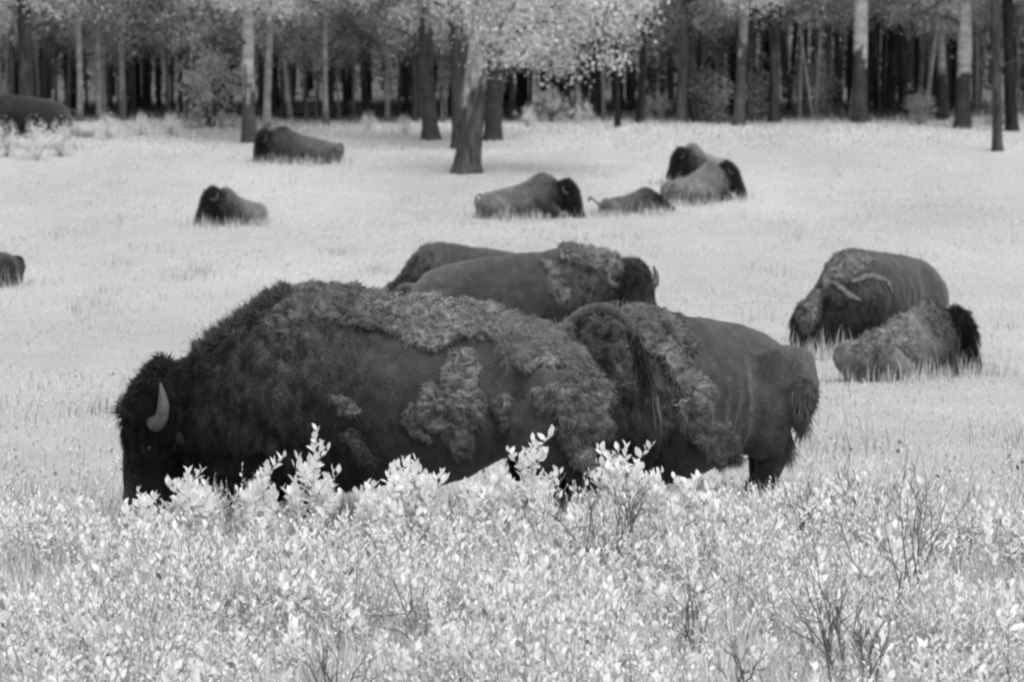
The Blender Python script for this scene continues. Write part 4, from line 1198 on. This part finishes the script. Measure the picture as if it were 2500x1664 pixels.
# shrubs that stand out against the animals: each a thing, each leaf a part
LEAFMESH = []
for k in range(4):
    v = LEAFV.copy(); v[:, 1] *= 1.0 + .15 * k; v[:, 2] *= (.4 + .5 * k); v[5, 2] += .05 * (k - 2)
    me = mesh_np('leaf', v, [LEAFF], np.full(6, .90 + .012 * k)); me.materials.append(M_LEAF); LEAFMESH.append(me)
SHRUBS = [  # label, view px of centre, view px of top, view px width, metres, stems, leaves per stem
    ('small low shrub under the muzzle of the grazing bull', 318, 1122, 75, 23.9, 4, 13),
    ('bushy shrub before the bull\'s jaw, second from its muzzle', 432, 1050, 105, 23.9, 6, 20),
    ('slender shrub with one tall tip before the bull\'s chest', 590, 1055, 95, 23.85, 6, 18),
    ('tallest leaning shrub with bright rosette before the bull\'s foreleg', 715, 1002, 130, 23.8, 7, 20),
    ('short shrub below the bull\'s belly, right of the tallest leaning one', 840, 1090, 60, 23.9, 4, 15),
    ('dense mounded shrub under the bull\'s belly', 960, 1035, 170, 23.85, 9, 19),
    ('little shrub between the mounded one and the bull\'s hind leg', 1080, 1095, 60, 23.8, 4, 13),
    ('leafy shrub in the gap before the bull\'s far hind leg', 1135, 1078, 80, 23.95, 6, 16),
    ('low bright shrub under the bull\'s belly before the mounded one', 885, 1085, 80, 23.7, 5, 15),
    ('upright shrub with round leafy head on bare stems before hind leg', 1218, 994, 110, 23.7, 8, 19),
    ('broad bright shrub between the two big bison, many leafy tips', 1440, 1005, 200, 23.9, 12, 20),
    ('spreading low shrub under the belly of the second bison', 1580, 1090, 130, 23.9, 7, 16),
    ('tiny leafy shoot at the hind foot of the second bison', 1800, 1100, 40, 24.4, 3, 8),
    ('grassy shoot with narrow leaves before the second bison\'s leg', 1620, 1095, 55, 24.1, 3, 11),
]
for (lab, cx, ty, wd, dd, ns, nl) in SHRUBS:
    px_, py_ = cx * DS, ty * DS
    X = X_at(px_, dd); z0 = float(gz(X, dd))
    # height from the pixel of its top at that distance
    g0, _ = project(np.array([[X, dd, z0]]))
    H = (g0[0, 1] - py_) / FPX * dd
    root = tag(empty('shrub', (X, dd, z0)), lab, 'shrub', 'leafy shrubs before the grazing bull')
    half = wd * DS / FPX * dd / 2
    for k in range(ns):
        u = (k + .5) / ns * 2 - 1
        hx = u * half * .85 + R.normal() * .02
        hh = (H - .05) * (1 - .38 * abs(u) ** 1.5) * R.uniform(.78, 1.0)
        if k == ns // 2: hh = H - .05
        b = np.array([u * half * .3, R.normal() * .05, -.02])
        ms = MB()
        P_, D_, L_ = sprig(b, hh, (hx - b[0], R.normal() * .07), nl, .088, 0, .32, None, ms, bare=.45)
        FP, FD, FL = [], [], []
        for q in range(3):                              # side shoots
            u2 = R.uniform(.45, .85)
            p0 = b + (np.array([hx, 0, hh]) - b) * u2
            l2 = hh * R.uniform(.18, .32)
            a2 = R.uniform(0, 6.28)
            p2, d2, q2 = sprig(p0, l2, (math.cos(a2) * l2 * .8, math.sin(a2) * l2 * .8), int(R.integers(7, 12)), .082, 0, .32, None, ms, bare=.2)
            FP.append(p2); FD.append(d2); FL.append(q2)
        mf = MB(); mf.add(*leaf_cloud(np.concatenate(FP), np.concatenate(FD), np.concatenate(FL), R.uniform(.86, .95, sum(map(len, FP))), wide=1.2))
        tag(obj('foliage', mf.mesh('foliage'), M_LEAF, root), kind='stuff')
        obj('stem', ms.mesh('stem'), M_TWIG, root)
        for p, dv, L in zip(P_, D_, L_):
            o = obj('leaf', LEAFMESH[int(R.integers(0, 4))], None, root)
            dv = Vector(dv)
            q = dv.to_track_quat('X', 'Z')
            o.rotation_mode = 'QUATERNION'
            o.rotation_quaternion = q @ Matrix.Rotation(R.normal() * .6, 3, 'X').to_quaternion()
            o.location = p
            o.scale = (L, L, L)


# bare dark twig plants
def twig_plant(label, cx, ty, by, dd, tone=.11, n=4, spread=.25, thick=.0085):
    px_ = cx * DS
    X = X_at(px_, dd); z0 = float(gz(X, dd))
    g0, _ = project(np.array([[X, dd, z0]]))
    H = max((g0[0, 1] - ty * DS) / FPX * dd, .2)
    root = tag(empty('twig_shrub', (X, dd, z0)), label, 'shrub', 'bare twiggy plants in the foreground')
    for k in range(n):
        mb = MB()
        def grow(p, dv, l, r, depth):
            dv = nrm(dv + R.normal(size=3) * .12)
            e = p + dv * l
            m_ = (p + e) / 2 + R.normal(size=3) * l * .05
            V, F, T = tube(spline(np.array([p, m_, e]), 4), np.linspace(r, r * .6, 4), 5, tone=tone * R.uniform(.8, 1.3), caps=False)
            mb.add(V, F, T)
            if depth:
                for q in range(int(R.choice([1, 2, 2, 3]))):
                    grow(e - dv * l * R.uniform(0, .4), dv + R.normal(size=3) * .42 + np.array([0, 0, .2]), l * R.uniform(.5, .95), r * .65, depth - 1)
        grow(np.array([R.normal() * .05, R.normal() * .05, -.03]), np.array([R.normal() * spread, R.normal() * spread * .6, 1.0]), H * R.uniform(.38, .5), thick, 3)
        obj('stem', mb.mesh('stem'), M_TWIG, root)


TW = [('tall dark twiggy plant right of the animals, largest of the bare stems', 2085, 1140, 1420, 20.9, 6, .16),
      ('forked bare shrub left of the tall twiggy plant at lower right', 1945, 1330, 1490, 19.6, 5, .30),
      ('bare shrub at the bottom right with wide open fork', 2020, 1400, 1568, 19.2, 4, .22),
      ('thin bare stems at the lower edge below the second bison', 1700, 1440, 1568, 19.0, 4, .2),
      ('bare dark forked twig at the lower middle', 985, 1340, 1500, 19.9, 2, .2),
      ('cluster of thin dark stems at the bottom below the bull', 770, 1470, 1580, 18.7, 7, .3),
      ('dark stem cluster between the second bison and lower right shrubs', 1600, 1330, 1450, 20.4, 5, .15),
      ('bare stems under the broad bright shrub', 1410, 1110, 1260, 22.8, 7, .14),
      ('bare twigs at the right beyond the tall twiggy plant', 2210, 1190, 1300, 23.4, 4, .25),
      ('dark weedy stem near the hind feet of the second bison', 1880, 1120, 1260, 23.5, 4, .1),
      ('crooked bare twig among the shrubs at the lower left', 180, 1360, 1470, 20.2, 2, .35),
      ('bare stems in the thicket left of centre below the bull', 430, 1330, 1420, 20.9, 4, .2),
      ('bare twigs at the bottom right corner', 2290, 1500, 1600, 18.8, 5, .3),
      ('small bare stems right of the second bison at its tail', 1945, 1100, 1210, 24.6, 4, .12)]
for lab, cx, ty, by, dd, n_, sp in TW:
    twig_plant(lab, cx, ty - 25, by, dd, n=n_, spread=sp * .8)
